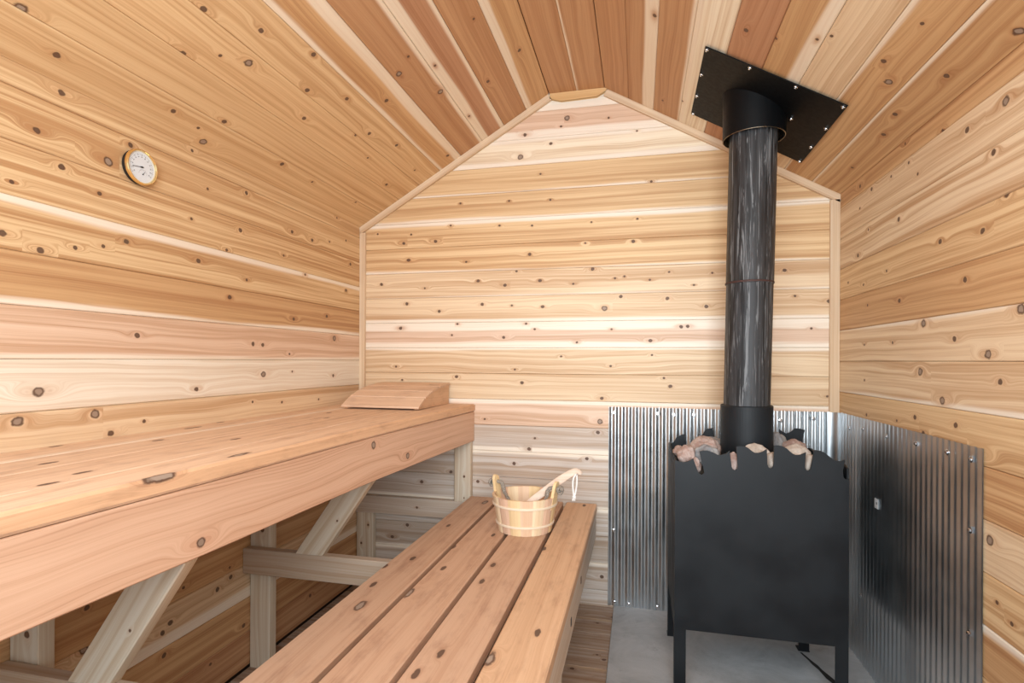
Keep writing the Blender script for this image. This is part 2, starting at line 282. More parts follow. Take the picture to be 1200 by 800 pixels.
def steel_black():
    m = NT('painted_black_steel')
    co = m.n('ShaderNodeTexCoord').outputs['Object']
    n1 = m.noise(co, 5, 4, .6); n2 = m.noise(co, 90, 3, .7); n3 = m.noise(co, 22, 5, .7, 1.5)
    c = m.mix(m.ss(n1, .3, .7), (.0048, .0070, .0095), (.0100, .0132, .0165))
    c = m.mix(m.ss(n3, .66, .82, 0, .25), c, (.06, .06, .065))
    c = m.mix(m.ss(n2, .74, .84, 0, .30), c, (.16, .15, .15))
    m.l(c, m.b.inputs['Base Color']); m.l(m.ss(n1, .3, .75, .42, .62), m.b.inputs['Roughness'])
    m.b.inputs['Metallic'].default_value = 0.0; m.b.inputs['Specular IOR Level'].default_value = .30
    return m.m
def steel_pipe():
    m = NT('scorched_steel_pipe')
    x, y, z = m.sep(m.n('ShaderNodeTexCoord').outputs['Object'])
    v = m.comb(m.math('MULTIPLY', x, 46), m.math('MULTIPLY', y, 46), m.math('MULTIPLY', z, 1.8))
    n1 = m.noise(v, 1, 4, .6, .6); n2 = m.noise(v, 2.2, 4, .7, 1.0)
    v3 = m.comb(m.math('MULTIPLY', x, 40), m.math('MULTIPLY', y, 40), m.math('MULTIPLY', z, 12))
    n3 = m.noise(v3, 1, 5, .75)
    c = m.mix(m.ss(n1, .35, .6), (.010, .011, .0125), (.042, .044, .048))
    c = m.mix(m.ss(n2, .53, .63, 0, .8), c, (.21, .22, .23))
    c = m.mix(m.math('MULTIPLY', m.ss(n3, .58, .72), .45), c, (.045, .018, .014))
    m.l(c, m.b.inputs['Base Color']); m.l(m.ss(n2, .3, .7, .42, .62), m.b.inputs['Roughness'])
    m.b.inputs['Metallic'].default_value = .15
    return m.m
def galv():
    m = NT('galvanised_steel')
    co = m.n('ShaderNodeTexCoord').outputs['Object']
    n1 = m.noise(co, 6, 3, .6)
    c = m.mix(m.ss(n1, .3, .7), (.60, .645, .675), (.70, .74, .765))
    m.l(c, m.b.inputs['Base Color']); m.l(m.ss(n1, .3, .7, .30, .38), m.b.inputs['Roughness'])
    m.b.inputs['Metallic'].default_value = 1.0
    return m.m
def concrete():
    m = NT('grey_concrete')
    co = m.n('ShaderNodeTexCoord').outputs['Object']
    n1 = m.noise(co, 4.5, 7, .7, .6); n2 = m.noise(co, 160, 3, .7); n3 = m.noise(co, 14, 5, .7)
    c = m.mix(m.ss(n1, .25, .75), (.31, .318, .325), (.48, .49, .50))
    c = m.mix(m.ss(n3, .55, .75, 0, .5), c, (.24, .24, .245))
    c = m.mix(m.ss(n2, .66, .8, 0, .6), c, (.66, .67, .68))
    m.l(c, m.b.inputs['Base Color']); m.b.inputs['Roughness'].default_value = .85
    bp = m.n('ShaderNodeBump'); bp.inputs['Strength'].default_value = .35; bp.inputs['Distance'].default_value = .003
    m.l(m.math('ADD', n2, n3), bp.inputs['Height']); m.l(bp.outputs[0], m.b.inputs['Normal'])
    return m.m
def stone(name, a, b):
    m = NT(name)
    co = m.n('ShaderNodeTexCoord').outputs['Object']
    n1 = m.noise(co, 18, 5, .65, .6); n2 = m.noise(co, 140, 4, .7)
    c = m.mix(m.ss(n1, .35, .65), a, b)
    c = m.mix(m.ss(n2, .45, .75, 0, .5), c, tuple(x*.55 for x in a))
    m.l(c, m.b.inputs['Base Color']); m.b.inputs['Roughness'].default_value = .85
    bp = m.n('ShaderNodeBump'); bp.inputs['Strength'].default_value = .6; bp.inputs['Distance'].default_value = .003
    m.l(n2, bp.inputs['Height']); m.l(bp.outputs[0], m.b.inputs['Normal'])
    return m.m
def rope_mat():
    m = NT('jute_rope')
    co = m.n('ShaderNodeTexCoord').outputs['Object']
    n = m.noise(co, 400, 3, .7)
    m.l(m.mix(m.ss(n, .35, .65), (.15, .125, .10), (.46, .41, .35)), m.b.inputs['Base Color'])
    m.b.inputs['Roughness'].default_value = .95
    return m.m
M_black = steel_black(); M_pipe = steel_pipe(); M_galv = galv(); M_conc = concrete()
M_st = [stone('stone_reddish', (.33, .215, .18), (.52, .43, .39)), stone('stone_tan', (.44, .37, .31), (.60, .53, .47)),
        stone('stone_grey', (.22, .22, .23), (.40, .39, .38))]
M_rope = rope_mat()
M_matblack = plain('matt_black_metal', (.010, .010, .011), .55)
M_flat = plain('black_flashing', (.0035, .004, .0048), .5, spec=.16)
M_brass = plain('polished_brass', (.95, .74, .38), .16, 1.0)
M_dial = plain('white_dial', (.74, .80, .86), .4)
M_ink = plain('dial_ink', (.08, .085, .10), .5)
M_needle = plain('needle_black', (.01, .01, .01), .4)
M_zinc = plain('zinc_screw', (.75, .76, .78), .22, 1.0)
M_cord = plain('white_cord', (.88, .87, .85), .8)
M_sticker = plain('white_sticker', (.8, .8, .8), .5)
M_streak = plain('streak_black', (.012, .011, .010), .9)
M_steelrim = plain('bare_metal_liner', (.55, .48, .38), .3, 1.0)
M_hoop = plain('pale_hoop', srgb(232, 214, 190), .6)

# ------------------------------------------------------------------ primitive helpers
def rev(bm, prof, centre, axis='z', seg=48, close=False):
    """revolve profile [(r,h)] about an axis through centre"""
    c = Vector(centre); rows = []
    for r, h in prof:
        row = []
        for i in range(seg):
            a = 2*math.pi*i/seg
            if axis == 'z': p = Vector((r*math.cos(a), r*math.sin(a), h))
            elif axis == 'x': p = Vector((h, r*math.cos(a), r*math.sin(a)))
            else: p = Vector((r*math.cos(a), h, r*math.sin(a)))
            row.append(bm.verts.new(c+p))
        rows.append(row)
    n = len(rows)
    for j in range(n if close else n-1):
        A, B = rows[j], rows[(j+1) % n]
        for i in range(seg):
            k = (i+1) % seg
            bm.faces.new((A[i], A[k], B[k], B[i]))
    return rows
def cap(bm, row): bm.faces.new(row)
def prism(bm, pts, d, off):
    """pts 3-D polygon, extruded by vector off"""
    a = [bm.verts.new(Vector(p)) for p in pts]; b = [bm.verts.new(Vector(p)+Vector(off)) for p in pts]
    bm.faces.new(a); bm.faces.new(b[::-1])
    for i in range(len(a)):
        j = (i+1) % len(a); bm.faces.new((a[i], b[i], b[j], a[j]))
def box(bm, x0, x1, y0, y1, z0, z1, bev=.0):
    pts = [(x0, y0, z0), (x1, y0, z0), (x1, y1, z0), (x0, y1, z0)]
    n0 = len(bm.verts)
    a = [bm.verts.new(p) for p in pts]; b = [bm.verts.new((p[0], p[1], z1)) for p in pts]
    fs = [bm.faces.new(a[::-1]), bm.faces.new(b)]
    for i in range(4):
        j = (i+1) % 4; fs.append(bm.faces.new((a[i], a[j], b[j], b[i])))
    if bev:
        es = list({e for f in fs for e in f.edges})
        bmesh.ops.bevel(bm, geom=es, offset=bev, segments=2, affect='EDGES', profile=.5)
def tube(bm, pts, rad, seg=10, caps=True):
    pts = [Vector(p) for p in pts]; rows = []
    up = Vector((0, 0, 1)); prev = None
    for i, p in enumerate(pts):
        t = (pts[min(i+1, len(pts)-1)]-pts[max(i-1, 0)]).normalized()
        if prev is None:
            a = t.cross(up)
            if a.length < .1: a = t.cross(Vector((1, 0, 0)))
            a.normalize()
        else:
            a = (prev-t*prev.dot(t)).normalized()
        prev = a; b = t.cross(a)
        r = rad[i] if isinstance(rad, (list, tuple)) else rad
        rows.append([bm.verts.new(p+(a*math.cos(2*math.pi*k/seg)+b*math.sin(2*math.pi*k/seg))*r) for k in range(seg)])
    for A, B in zip(rows[:-1], rows[1:]):
        for i in range(seg): bm.faces.new((A[i], A[(i+1) % seg], B[(i+1) % seg], B[i]))
    if caps: bm.faces.new(rows[0][::-1]); bm.faces.new(rows[-1])
def smooth_curve(pts, n=8):
    pts = [Vector(p) for p in pts]; out = []
    P = [pts[0]*2-pts[1]]+pts+[pts[-1]*2-pts[-2]]
    for i in range(1, len(P)-2):
        for k in range(n):
            t = k/n; a, b, c, d = P[i-1], P[i], P[i+1], P[i+2]
            out.append(.5*((2*b)+(c-a)*t+(2*a-5*b+4*c-d)*t*t+(3*b-a-3*c+d)*t*t*t))
    out.append(pts[-1]); return out
def hexscrew(p, n, r=.006, h=.004):
    """roofing screw: washer + hex head, axis n"""
    bm = bmesh.new(); p = Vector(p); n = Vector(n).normalized()
    q = Vector((0, 0, 1)).rotation_difference(n).to_matrix()
    def ring(rr, hh, seg): return [bm.verts.new(p+q@Vector((rr*math.cos(2*math.pi*i/seg), rr*math.sin(2*math.pi*i/seg), hh))) for i in range(seg)]
    def stack(rows):
        for A, B in zip(rows[:-1], rows[1:]):
            s_ = len(A)
            for i in range(s_): bm.faces.new((A[i], A[(i+1) % s_], B[(i+1) % s_], B[i]))
        bm.faces.new(rows[0][::-1]); bm.faces.new(rows[-1])
    stack([ring(r*1.45, 0, 16), ring(r*1.45, h*.25, 16), ring(r*1.1, h*.4, 16)])
    stack([ring(r*.8, h*.35, 6), ring(r*.8, h*1.2, 6), ring(r*.6, h*1.45, 6)])
    return bm

X_, Y_, Z_ = Vector((1, 0, 0)), Vector((0, 1, 0)), Vector((0, 0, 1))

# ================================================================== THE ROOM
random.seed(4)
# per board: (tone, sap_low, sap_high, cathedral, contrast); v points UP on walls
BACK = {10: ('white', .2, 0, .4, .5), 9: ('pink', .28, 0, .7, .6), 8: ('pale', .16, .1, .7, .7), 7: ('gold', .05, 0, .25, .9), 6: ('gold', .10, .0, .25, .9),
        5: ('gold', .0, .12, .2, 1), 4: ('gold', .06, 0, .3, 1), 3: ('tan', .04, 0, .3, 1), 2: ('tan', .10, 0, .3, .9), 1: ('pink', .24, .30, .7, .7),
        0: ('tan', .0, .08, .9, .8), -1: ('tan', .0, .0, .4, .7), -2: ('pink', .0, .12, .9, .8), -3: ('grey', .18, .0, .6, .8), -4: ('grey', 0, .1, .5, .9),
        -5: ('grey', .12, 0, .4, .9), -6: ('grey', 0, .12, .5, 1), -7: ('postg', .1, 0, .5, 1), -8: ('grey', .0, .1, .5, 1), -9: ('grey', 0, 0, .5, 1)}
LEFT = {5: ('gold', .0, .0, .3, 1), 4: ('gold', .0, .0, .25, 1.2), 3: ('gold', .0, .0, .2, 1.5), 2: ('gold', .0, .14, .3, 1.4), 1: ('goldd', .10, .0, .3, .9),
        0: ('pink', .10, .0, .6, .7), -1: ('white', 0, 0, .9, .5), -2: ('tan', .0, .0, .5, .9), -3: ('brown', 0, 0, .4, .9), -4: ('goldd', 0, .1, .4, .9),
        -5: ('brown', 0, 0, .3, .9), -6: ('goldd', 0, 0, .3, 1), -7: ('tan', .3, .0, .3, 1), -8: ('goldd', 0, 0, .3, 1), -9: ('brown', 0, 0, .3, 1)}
RIGHT = {5: ('goldd', .0, .12, .3, 1), 4: ('tan', .0, .0, .5, 1), 3: ('tan', .0, .0, .6, 1.2), 2: ('gold', 0, 0, .6, 1.2), 1: ('goldd', .0, .0, .35, 1),
         0: ('tan', .0, .05, .5, .8), -1: ('tan', .08, .0, .6, .9), -2: ('gold', .0, .0, .4, 1), -3: ('goldd', 0, 0, .5, 1.2), -4: ('tan', .0, .0, .9, .8),
         -5: ('gold', .0, 0, .5, 1.1), -6: ('goldd', .0, .12, .5, 1), -7: ('gold', 0, 0, .5, 1), -8: ('goldd', 0, 0, .5, 1), -9: ('gold', 0, 0, .5, 1)}
CL = {0: ('gold', .0, .0, .3, 1), 1: ('gold', .0, .0, .4, .9), 2: ('gold', .0, .0, .4, 1), 3: ('gold', 0, 0, .5, 1), 4: ('goldd', .12, .30, .9, 1),
      5: ('brown', .0, .1, .5, .8), 6: ('red', .30, .14, .5, .8), 7: ('brown', .0, .0, .5, .8), 8: ('goldd', .25, 0, .4, .8)}
CF = {0: ('brown', 0, .0, .5, .7), 1: ('brown', .06, 0, .8, .7)}
CR = {0: ('brown', 0, 0, .8, .6), 1: ('brown', 0, .42, .6, .6), 2: ('brown', 0, .06, .6, .8), 3: ('pale', .2, 0, .4, .8), 4: ('red', .0, .0, .6, .6),
      5: ('goldd', 0, .28, .5, .8), 6: ('tan', .0, .0, .6, .9), 7: ('goldd', .08, .0, .6, 1), 8: ('goldd', .08, .0, .5, 1)}
def rk(lst, n, u0, u1, w):  # a few extra knots for parts the list does not cover
    return list(lst)+[(random.uniform(u0, u1), random.uniform(-w, w), random.choice((.0055, .0085))) for _ in range(n)]

def backing(B, pts, off):
    a = len(B.bm.faces)
    prism(B.bm, pts, 0, off); B.bm.faces.ensure_lookup_table()
    for f in B.bm.faces[a:]:
        for l in f.loops:
            l[B.tn] = (*TONES['dark'], 1); l[B.kn] = (9, 9, .01); l[B.sp] = (.5, 0, 1); l[B.ms] = (.5, 1, 0); l[B.uv] = (l.vert.co.y, l.vert.co.z, 3)
def wallboards(mat, name, rows, table, knots, org, u, v, n, length, p, uoff, z0, extra=None):
    B = Boards()
    for k in rows:
        t = table.get(k, ('gold', 0, 0, .4, 1))
        kn = list(knots.get(k, []))
        if extra: kn += extra(k)
        B.board(Vector(org)+Vector(v)*(z0+(k+.5)*p), u, v, n, length, p, .016, t[0], (t[1], t[2]), kn, cham=.0028, cath=t[3], contrast=t[4],
                faces='all', uoff=uoff, gap=.0010)
    return B

# left wall
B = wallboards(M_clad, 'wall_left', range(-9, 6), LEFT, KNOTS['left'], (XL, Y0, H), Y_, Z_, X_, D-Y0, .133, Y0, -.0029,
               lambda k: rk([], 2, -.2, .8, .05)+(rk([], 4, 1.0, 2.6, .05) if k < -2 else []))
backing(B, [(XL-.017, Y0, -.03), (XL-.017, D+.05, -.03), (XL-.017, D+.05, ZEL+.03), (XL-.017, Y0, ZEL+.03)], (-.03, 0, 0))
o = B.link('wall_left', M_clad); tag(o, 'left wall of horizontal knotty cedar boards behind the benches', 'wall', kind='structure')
# right wall
B = wallboards(M_clad, 'wall_right', range(-9, 6), RIGHT, KNOTS['right'], (XR, Y0, H), Y_, Z_, -X_, D-Y0, .1365, Y0, .0032,
               lambda k: rk([], 2, .0, 1.3, .05)+(rk([], 3, 1.2, 1.6, .05) if k in (-5, -6) else []))
backing(B, [(XR+.017, Y0, -.03), (XR+.017, D+.05, -.03), (XR+.017, D+.05, ZER+.03), (XR+.017, Y0, ZER+.03)], (.03, 0, 0))
o = B.link('wall_right', M_clad); tag(o, 'right wall of horizontal cedar boards beside the stove', 'wall', kind='structure')
# back wall: full-width boards clipped to the gable outline
B = Boards()
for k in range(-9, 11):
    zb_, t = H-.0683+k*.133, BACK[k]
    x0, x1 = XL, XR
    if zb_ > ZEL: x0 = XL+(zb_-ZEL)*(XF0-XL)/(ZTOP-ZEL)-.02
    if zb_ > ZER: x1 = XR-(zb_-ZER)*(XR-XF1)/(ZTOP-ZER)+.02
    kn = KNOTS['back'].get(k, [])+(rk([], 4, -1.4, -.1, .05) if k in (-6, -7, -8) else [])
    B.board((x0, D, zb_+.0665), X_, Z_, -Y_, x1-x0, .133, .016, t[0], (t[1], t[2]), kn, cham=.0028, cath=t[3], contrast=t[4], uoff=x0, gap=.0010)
def clip(bm, co, no):
    bmesh.ops.bisect_plane(bm, geom=bm.verts[:]+bm.edges[:]+bm.faces[:], plane_co=co, plane_no=no, clear_outer=True)
backing(B, [(XL-.03, D+.017, -.03), (XR+.03, D+.017, -.03), (XR+.03, D+.017, ZER+.02), (XF1+.01, D+.017, ZTOP+.03), (XF0-.01, D+.017, ZTOP+.03), (XL-.03, D+.017, ZEL+.02)], (0, .03, 0))
o = B.link('wall_back', M_clad); tag(o, 'gabled back wall of horizontal pale cedar boards with many knots', 'wall', kind='structure')
# ceiling: two slopes and the flat strip between
B = Boards()
sl = Vector((XF0-XL, 0, ZTOP-ZEL)); pl_ = sl.length/9; sl.normalize(); nsl = Vector((sl.z, 0, -sl.x))
for k in range(9):
    t = CL[k]; kn = KNOTS['ceil_left'].get(k, [])+rk([], 3, -.2, .9, .05)
    B.board(Vector((XL, Y0, ZEL))+sl*((k+.5)*pl_), Y_, sl, nsl, D-Y0, pl_, .016, t[0], (t[1], t[2]), kn, gap=.0010, cham=.0028, cath=t[3], contrast=t[4], uoff=Y0)
for k in range(2):
    t = CF[k]; p = (XF1-XF0)/2
    B.board(Vector((XF0+(k+.5)*p, Y0, ZTOP)), Y_, X_, -Z_, D-Y0, p, .016, t[0], (t[1], t[2]), [], gap=.0010, cham=.0028, cath=t[3], contrast=t[4], uoff=Y0)
sr = Vector((XR-XF1, 0, ZER-ZTOP)); pr_ = sr.length/9; sr.normalize(); nsr = Vector((sr.z, 0, -sr.x))
for k in range(9):
    t = CR[k]; kn = KNOTS['ceil_right'].get(k, [])+rk([], 3, -.2, 1.2, .05)
    B.board(Vector((XF1, Y0, ZTOP))+sr*((k+.5)*pr_), Y_, sr, nsr, D-Y0, pr_, .016, t[0], (t[1], t[2]), kn, gap=.0010, cham=.0028, cath=t[3], contrast=t[4], uoff=Y0)
for P_ in ([(XL-.05, ZEL-.03), (XF0, ZTOP)], [(XF0-.02, ZTOP), (XF1+.02, ZTOP)], [(XF1, ZTOP), (XR+.05, ZER-.028)]):
    (xa, za), (xb, zb) = P_; o_ = .019 if P_[0][0] != XF0-.02 else .017
    q = Vector((-(zb-za), 0, xb-xa)).normalized()*o_
    backing(B, [(xa+q.x, Y0, za+q.z), (xb+q.x, Y0, zb+q.z), (xb+q.x, D+.05, zb+q.z), (xa+q.x, D+.05, za+q.z)], q*1.5)
o = B.link('ceiling', M_ceil); tag(o, 'vaulted ceiling of lengthwise cedar boards in tan, brown and cream', 'ceiling', kind='structure')
# floor planks run across the room
B = Boards(); y = D; i = 0
while y > Y0+.1:
    w = .138
    B.board((XL, y-w/2, 0), X_, Y_, Z_, XR-XL, w, .02, 'floor', (.0, .12 if i % 3 == 1 else 0), rk([], 4, XL, -.1, .05), cham=.003, contrast=1.2, uoff=XL)
    y -= w; i += 1
backing(B, [(XL-.03, Y0, -.021), (XR+.03, Y0, -.021), (XR+.03, D+.03, -.021), (XL-.03, D+.03, -.021)], (0, 0, -.03))
o = B.link('floor', M_floor); tag(o, 'worn brown plank floor', 'floor', kind='structure')

# trims in the back corners
tw, tt = .033, .018
yt = D-tt
B = Boards(); B.board((XL+tw/2, D-tt, H-.226), Z_, X_, -Y_, ZEL-(H-.226)-.030, tw, tt-.001, 'trim', cham=.002, cath=.1)
for f in B.bm.faces: pass
tag(B.link('trim_1', M_trim), 'upright trim strip in the back left corner above the bench', 'trim', kind='structure')
B = Boards(); B.board((XR-.020, D-tt, H-.226), Z_, X_, -Y_, ZER-(H-.226)-.022, .040, tt-.001, 'trim', cham=.002, cath=.1)
tag(B.link('trim_2', M_trim), 'upright trim strip in the back right corner above the metal sheeting', 'trim', kind='structure')
B = Boards(); B.board(Vector((XL, D-tt, ZEL))+nsl*tw/2-sl*.03, sl, nsl, -Y_, (Vector((XF0, 0, ZTOP))-Vector((XL, 0, ZEL))).length+.026, tw, tt-.001, 'trim', cham=.001, cath=.1)
clip(B.bm, (XL+.0005, 0, 0), -X_)
tag(B.link('trim_3', M_trim), 'sloping trim strip along the left rake of the back wall', 'trim', kind='structure')
B = Boards(); B.board(Vector((XF1, D-tt, ZTOP))+nsr*tw/2+sr*.015, sr, nsr, -Y_, (Vector((XR, 0, ZER))-Vector((XF1, 0, ZTOP))).length+.01, tw, tt-.001, 'trim', cham=.001, cath=.1)
clip(B.bm, (XR-.0005, 0, 0), X_)
tag(B.link('trim_4', M_trim), 'sloping trim strip along the right rake of the back wall', 'trim', kind='structure')
# short ridge piece with cut corners
B = Boards()
B.board(Vector((XF0+.004, D-tt, ZTOP-.022)), X_, Z_, -Y_, XF1-XF0+.02, .044, tt-.001, 'gold', knots=[], cham=.001, cath=.3, uoff=0)
def lp(a, b):
    d = Vector((b[0]-a[0], 0, b[1]-a[1])); return Vector((a[0], 0, a[1])), Vector((-d.z, 0, d.x))
for a, b in (((XF0, ZTOP-.026), (XF0+.07, ZTOP-.046)), ((XF1-.045, ZTOP-.044), (XF1+.016, ZTOP-.012)), ((XF0+.06, ZTOP-.044), (XF1-.04, ZTOP-.040))):
    c, n = lp(a, b); clip(B.bm, c, -n)
for a, b in (((XF1+.02, ZTOP-.008), (XF1-.005, ZTOP+.0)),):
    c, n = lp(a, b); clip(B.bm, c, -n)
tag(B.link('trim_5', M_trim), 'short ridge trim piece with cut corners at the top of the back wall', 'trim', kind='structure')

# ================================================================== HEARTH AND HEAT SHIELD
bm = bmesh.new(); box(bm, -.115, XR-.001, 1.50, D-.001, .0005, .012, .003)
slab = link('hearth_slab', bm, M_conc); tag(slab, 'rough grey concrete slab under the black stove', 'slab')
# thin dark streak on the slab, trailing from the rear right leg
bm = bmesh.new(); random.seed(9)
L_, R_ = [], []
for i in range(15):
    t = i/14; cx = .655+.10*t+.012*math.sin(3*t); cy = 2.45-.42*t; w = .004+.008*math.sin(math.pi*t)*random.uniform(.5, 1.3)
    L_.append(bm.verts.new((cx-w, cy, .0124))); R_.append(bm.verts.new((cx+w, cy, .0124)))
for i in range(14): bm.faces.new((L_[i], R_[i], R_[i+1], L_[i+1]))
tag(link('dark_streak', bm, M_streak, slab), 'thin black streak')

def corrugated(bm, p0, u, n, length, z0, z1, pitch=.0318, depth=.0065, flat0=0, flat1=0):
    p0, u, n = Vector(p0), Vector(u), Vector(n)
    N = int(length/pitch*10); a = []; b = []
    for i in range(N+1):
        s = length*i/N
        # ribs: narrow crests, wide valleys
        ph = (s % pitch)/pitch
        h = depth*(.5+.5*math.cos(2*math.pi*ph))
        if s < flat0: h = depth*.5*min(1, 1)
        if flat1 and s > length-flat1: h = depth*1.3*math.sin(math.pi*(s-length+flat1)/flat1)**2
        q = p0+u*s+n*h
        a.append(bm.verts.new((q.x, q.y, z0))); b.append(bm.verts.new((q.x, q.y, z1)))
    for i in range(N): bm.faces.new((a[i], a[i+1], b[i+1], b[i]))
ZS = H-.226
bm = bmesh.new(); corrugated(bm, (-.143, D-.002, 0), X_, -Y_, .975, .012, ZS)
sb = link('corrugated_panel', bm, M_galv, smooth=True)
tag(sb, 'galvanised corrugated steel sheet on the back wall behind the stove', 'metal sheet')
bm = bmesh.new()
corrugated(bm, (XR-.002, D-.055, 0), -Y_, -X_, D-.055-1.640, .012, ZS+.003, flat1=0)
# bent corner flashing
c0 = []; c1 = []
for i in range(13):
    a = math.pi/2*i/12; cx = XR-.045-.003; cy = D-.047-.003
    q = (cx+.045*math.sin(a)-.0, cy+.045*math.cos(a))
    c0.append(bm.verts.new((q[0], q[1], .012))); c1.append(bm.verts.new((q[0], q[1], ZS+.001)))
for i in range(12): bm.faces.new((c0[i], c0[i+1], c1[i+1], c1[i]))
sr_ = link('corrugated_panel', bm, M_galv, smooth=True)
tag(sr_, 'galvanised corrugated steel sheet wrapping onto the right wall beside the stove', 'metal sheet')
for (x, z) in BACKSCREWS:
    link('screw', hexscrew((x, D-.009, H+z), -Y_), M_zinc, sb)
for (y, z) in RIGHTSCREWS:
    link('screw', hexscrew((XR-.009, y, H+z), -X_), M_zinc, sr_)
bm = bmesh.new(); box(bm, XR-.0098, XR-.0093, 2.262, 2.292, H-.545, H-.508)
stk = tag(link('sticker', bm, M_sticker, sr_), 'small white price sticker with a dark mark')
bm = bmesh.new(); box(bm, XR-.0101, XR-.0098, 2.270, 2.277, H-.530, H-.521); link('printed_mark', bm, M_ink, stk)

# ================================================================== BENCHES
ZU = H-.228          # upper bench top
ZLb = H-.695         # lower bench top
EDGE = [(-.3, -.932), (.6, -.912), (1.0, -.898), (1.4, -.893), (1.7, -.886), (2.35, -.850), (2.75, -.826)]
def edge(y):
    for (a, xa), (b, xb) in zip(EDGE[:-1], EDGE[1:]):
        if y <= b: return xa+(xb-xa)*(y-a)/(b-a)
    return EDGE[-1][1]
YB = -.2
ub = thing('upper_bench', 'high wide cedar bench with deep front board along the left wall', 'bench', (-1.19, 1.25, 0))
random.seed(12)
kt = KN_UPPER+[(-.884, .872, .015)]
def slat(parent, x0, x1, ztop, y0, y1, t, tone, kn, mat, sap=(0, 0), cham=.004, bend=None, **kw):
    B = Boards(); xc = (x0+x1)/2
    kk = [(y, x-xc, r) for (x, y, r) in kn if x0 < x < x1]
    B.board((xc, y0, ztop), Y_, X_, Z_, y1-y0, x1-x0, t, tone, sap, kk, cham=cham, uoff=y0, step=.12 if bend else None, **kw)
    if bend:
        for v in B.bm.verts:
            f = max(0, min(1, (v.co.x-x0)/(x1-x0)))
            v.co.x += f*(bend(v.co.y)-x1)
    return B.link('slat', mat, parent)
xs = [XL+.002, -1.338, -1.192, -1.020]
slat(ub, xs[0], xs[1]-.005, ZU, YB, D-.003, .038, 'slatw', kt, M_bench, (0, .2), cham=.002)
slat(ub, xs[1], xs[2]-.005, ZU, YB, D-.003, .038, 'slatw', kt, M_bench, cham=.002)
slat(ub, xs[2], xs[3]-.005, ZU, YB, D-.003, .038, 'slatw', kt, M_bench, cham=.002)
slat(ub, xs[3], -.88, ZU, YB, D-.003, .038, 'slatw', kt, M_bench, (0, 0), cham=.006, bend=edge, edge_tone=(.95, .80, .60))
# fascia board
B = Boards()
B.board((-.88, YB, ZU-.040-.076), Y_, Z_, X_, D-.003-YB, .152, .036, 'fascia', (.0, .0), [(.97, -.045, .011), (1.711, .05, .013), (1.965, -.03, .012)],
        cham=.003, cath=1.0, uoff=YB, step=.12, contrast=.8)
for v in B.bm.verts: v.co.x += edge(v.co.y)+.88-.004
B.link('front_board', M_fascia, ub)
def member(parent, name, o, u, v, n, L, w, t, tone='post', kn=(), cham=.0025, mat=M_frame, **kw):
    B = Boards(); B.board(o, u, v, n, L, w, t, tone, (0, 0), kn, cham=cham, **kw); return B.link(name, mat, parent)
zr = ZLb-.036        # rail tops
yr2, yr3 = 1.802, .965
bt = ZU-.039
# posts: wide face toward the doorway
for yy in (yr2+.039, yr3+.039):
    member(ub, 'post', (XL+.003+.0445, yy, .001), Z_, X_, -Y_, bt-.001, .089, .040, 'post', [(bt-.40, .01, .0085), (.9-.2, -.02, .006)])
    # bearer under the slats
    member(ub, 'bearer', (XL+.003+.09, yy, bt-.045), X_, Z_, -Y_, .44, .085, .038, 'postg')
member(ub, 'post', (-.884, D-.042, zr+.001), Z_, X_, -Y_, bt-zr-.002, .089, .038, 'post', [(.02, .01, .004), (.13, .01, .006)])
member(ub, 'bearer', (XL+.003, D-.042, bt-.045), X_, Z_, -Y_, .555, .085, .038, 'postg')
# knee braces
def brace(yy):
    B = Boards()
    a = Vector((-1.2015, yy, zr)); d = Vector((.142, 0, .202)).normalized(); nv = Vector((d.z, 0, -d.x))
    B.board(a-d*.12, d, nv, -Y_, .80, .092, .038, 'post', (0, .0), [(.42, -.03, .005), (.3, .02, .004)], cham=.003, uoff=0)
    clip(B.bm, (0, 0, zr+.001), -Z_); clip(B.bm, (edge(yy)-.041, 0, 0), X_); clip(B.bm, (0, 0, bt-.001), Z_)
    bmesh.ops.holes_fill(B.bm, edges=[e for e in B.bm.edges if e.is_boundary], sides=20)
    for f in B.bm.faces:
        for l in f.loops:
            if l[B.tn][0] == 0:
                c = TONES['post']; l[B.tn] = (*c, 1); l[B.kn] = (9, 9, .01); l[B.sp] = (.5, 0, 1); l[B.ms] = (.5, 1, 0); l[B.uv] = (l.vert.co.x, l.vert.co.z, 1)
    B.link('brace', M_frame, ub)
brace(yr2); brace(yr3)

lb = thing('lower_bench', 'low cedar bench of four spaced slats below the high bench', 'bench', (-.5, 1.25, 0))
kl = KN_LOWER
tw4 = .148
for i, (tn, sp) in enumerate((('slat', (0, 0)), ('slat', (0, 0)), ('slat', (0, 0)), ('slato', (0, 0)))):
    x0 = -.836+i*(tw4+.0163)
    slat(lb, x0, x0+tw4, ZLb, YB, 2.655, .036, tn, kl, M_bench, sp, cham=.004)
B = Boards(); B.board((-.199, YB, zr-.062), Y_, Z_, X_, 2.655-YB, .122, .034, 'grey', (0, 0), [], cham=.003, uoff=YB, contrast=1)
ap = B.link('apron', M_frame, lb)
for (yy, zz) in ((1.952, -.787), (1.66, -.80)):
    bm = bmesh.new(); box(bm, -.199, -.1975, yy-.008, yy+.008, H+zz-.012, H+zz+.012, .0005); link('bolt_plate', bm, M_matblack, lb)
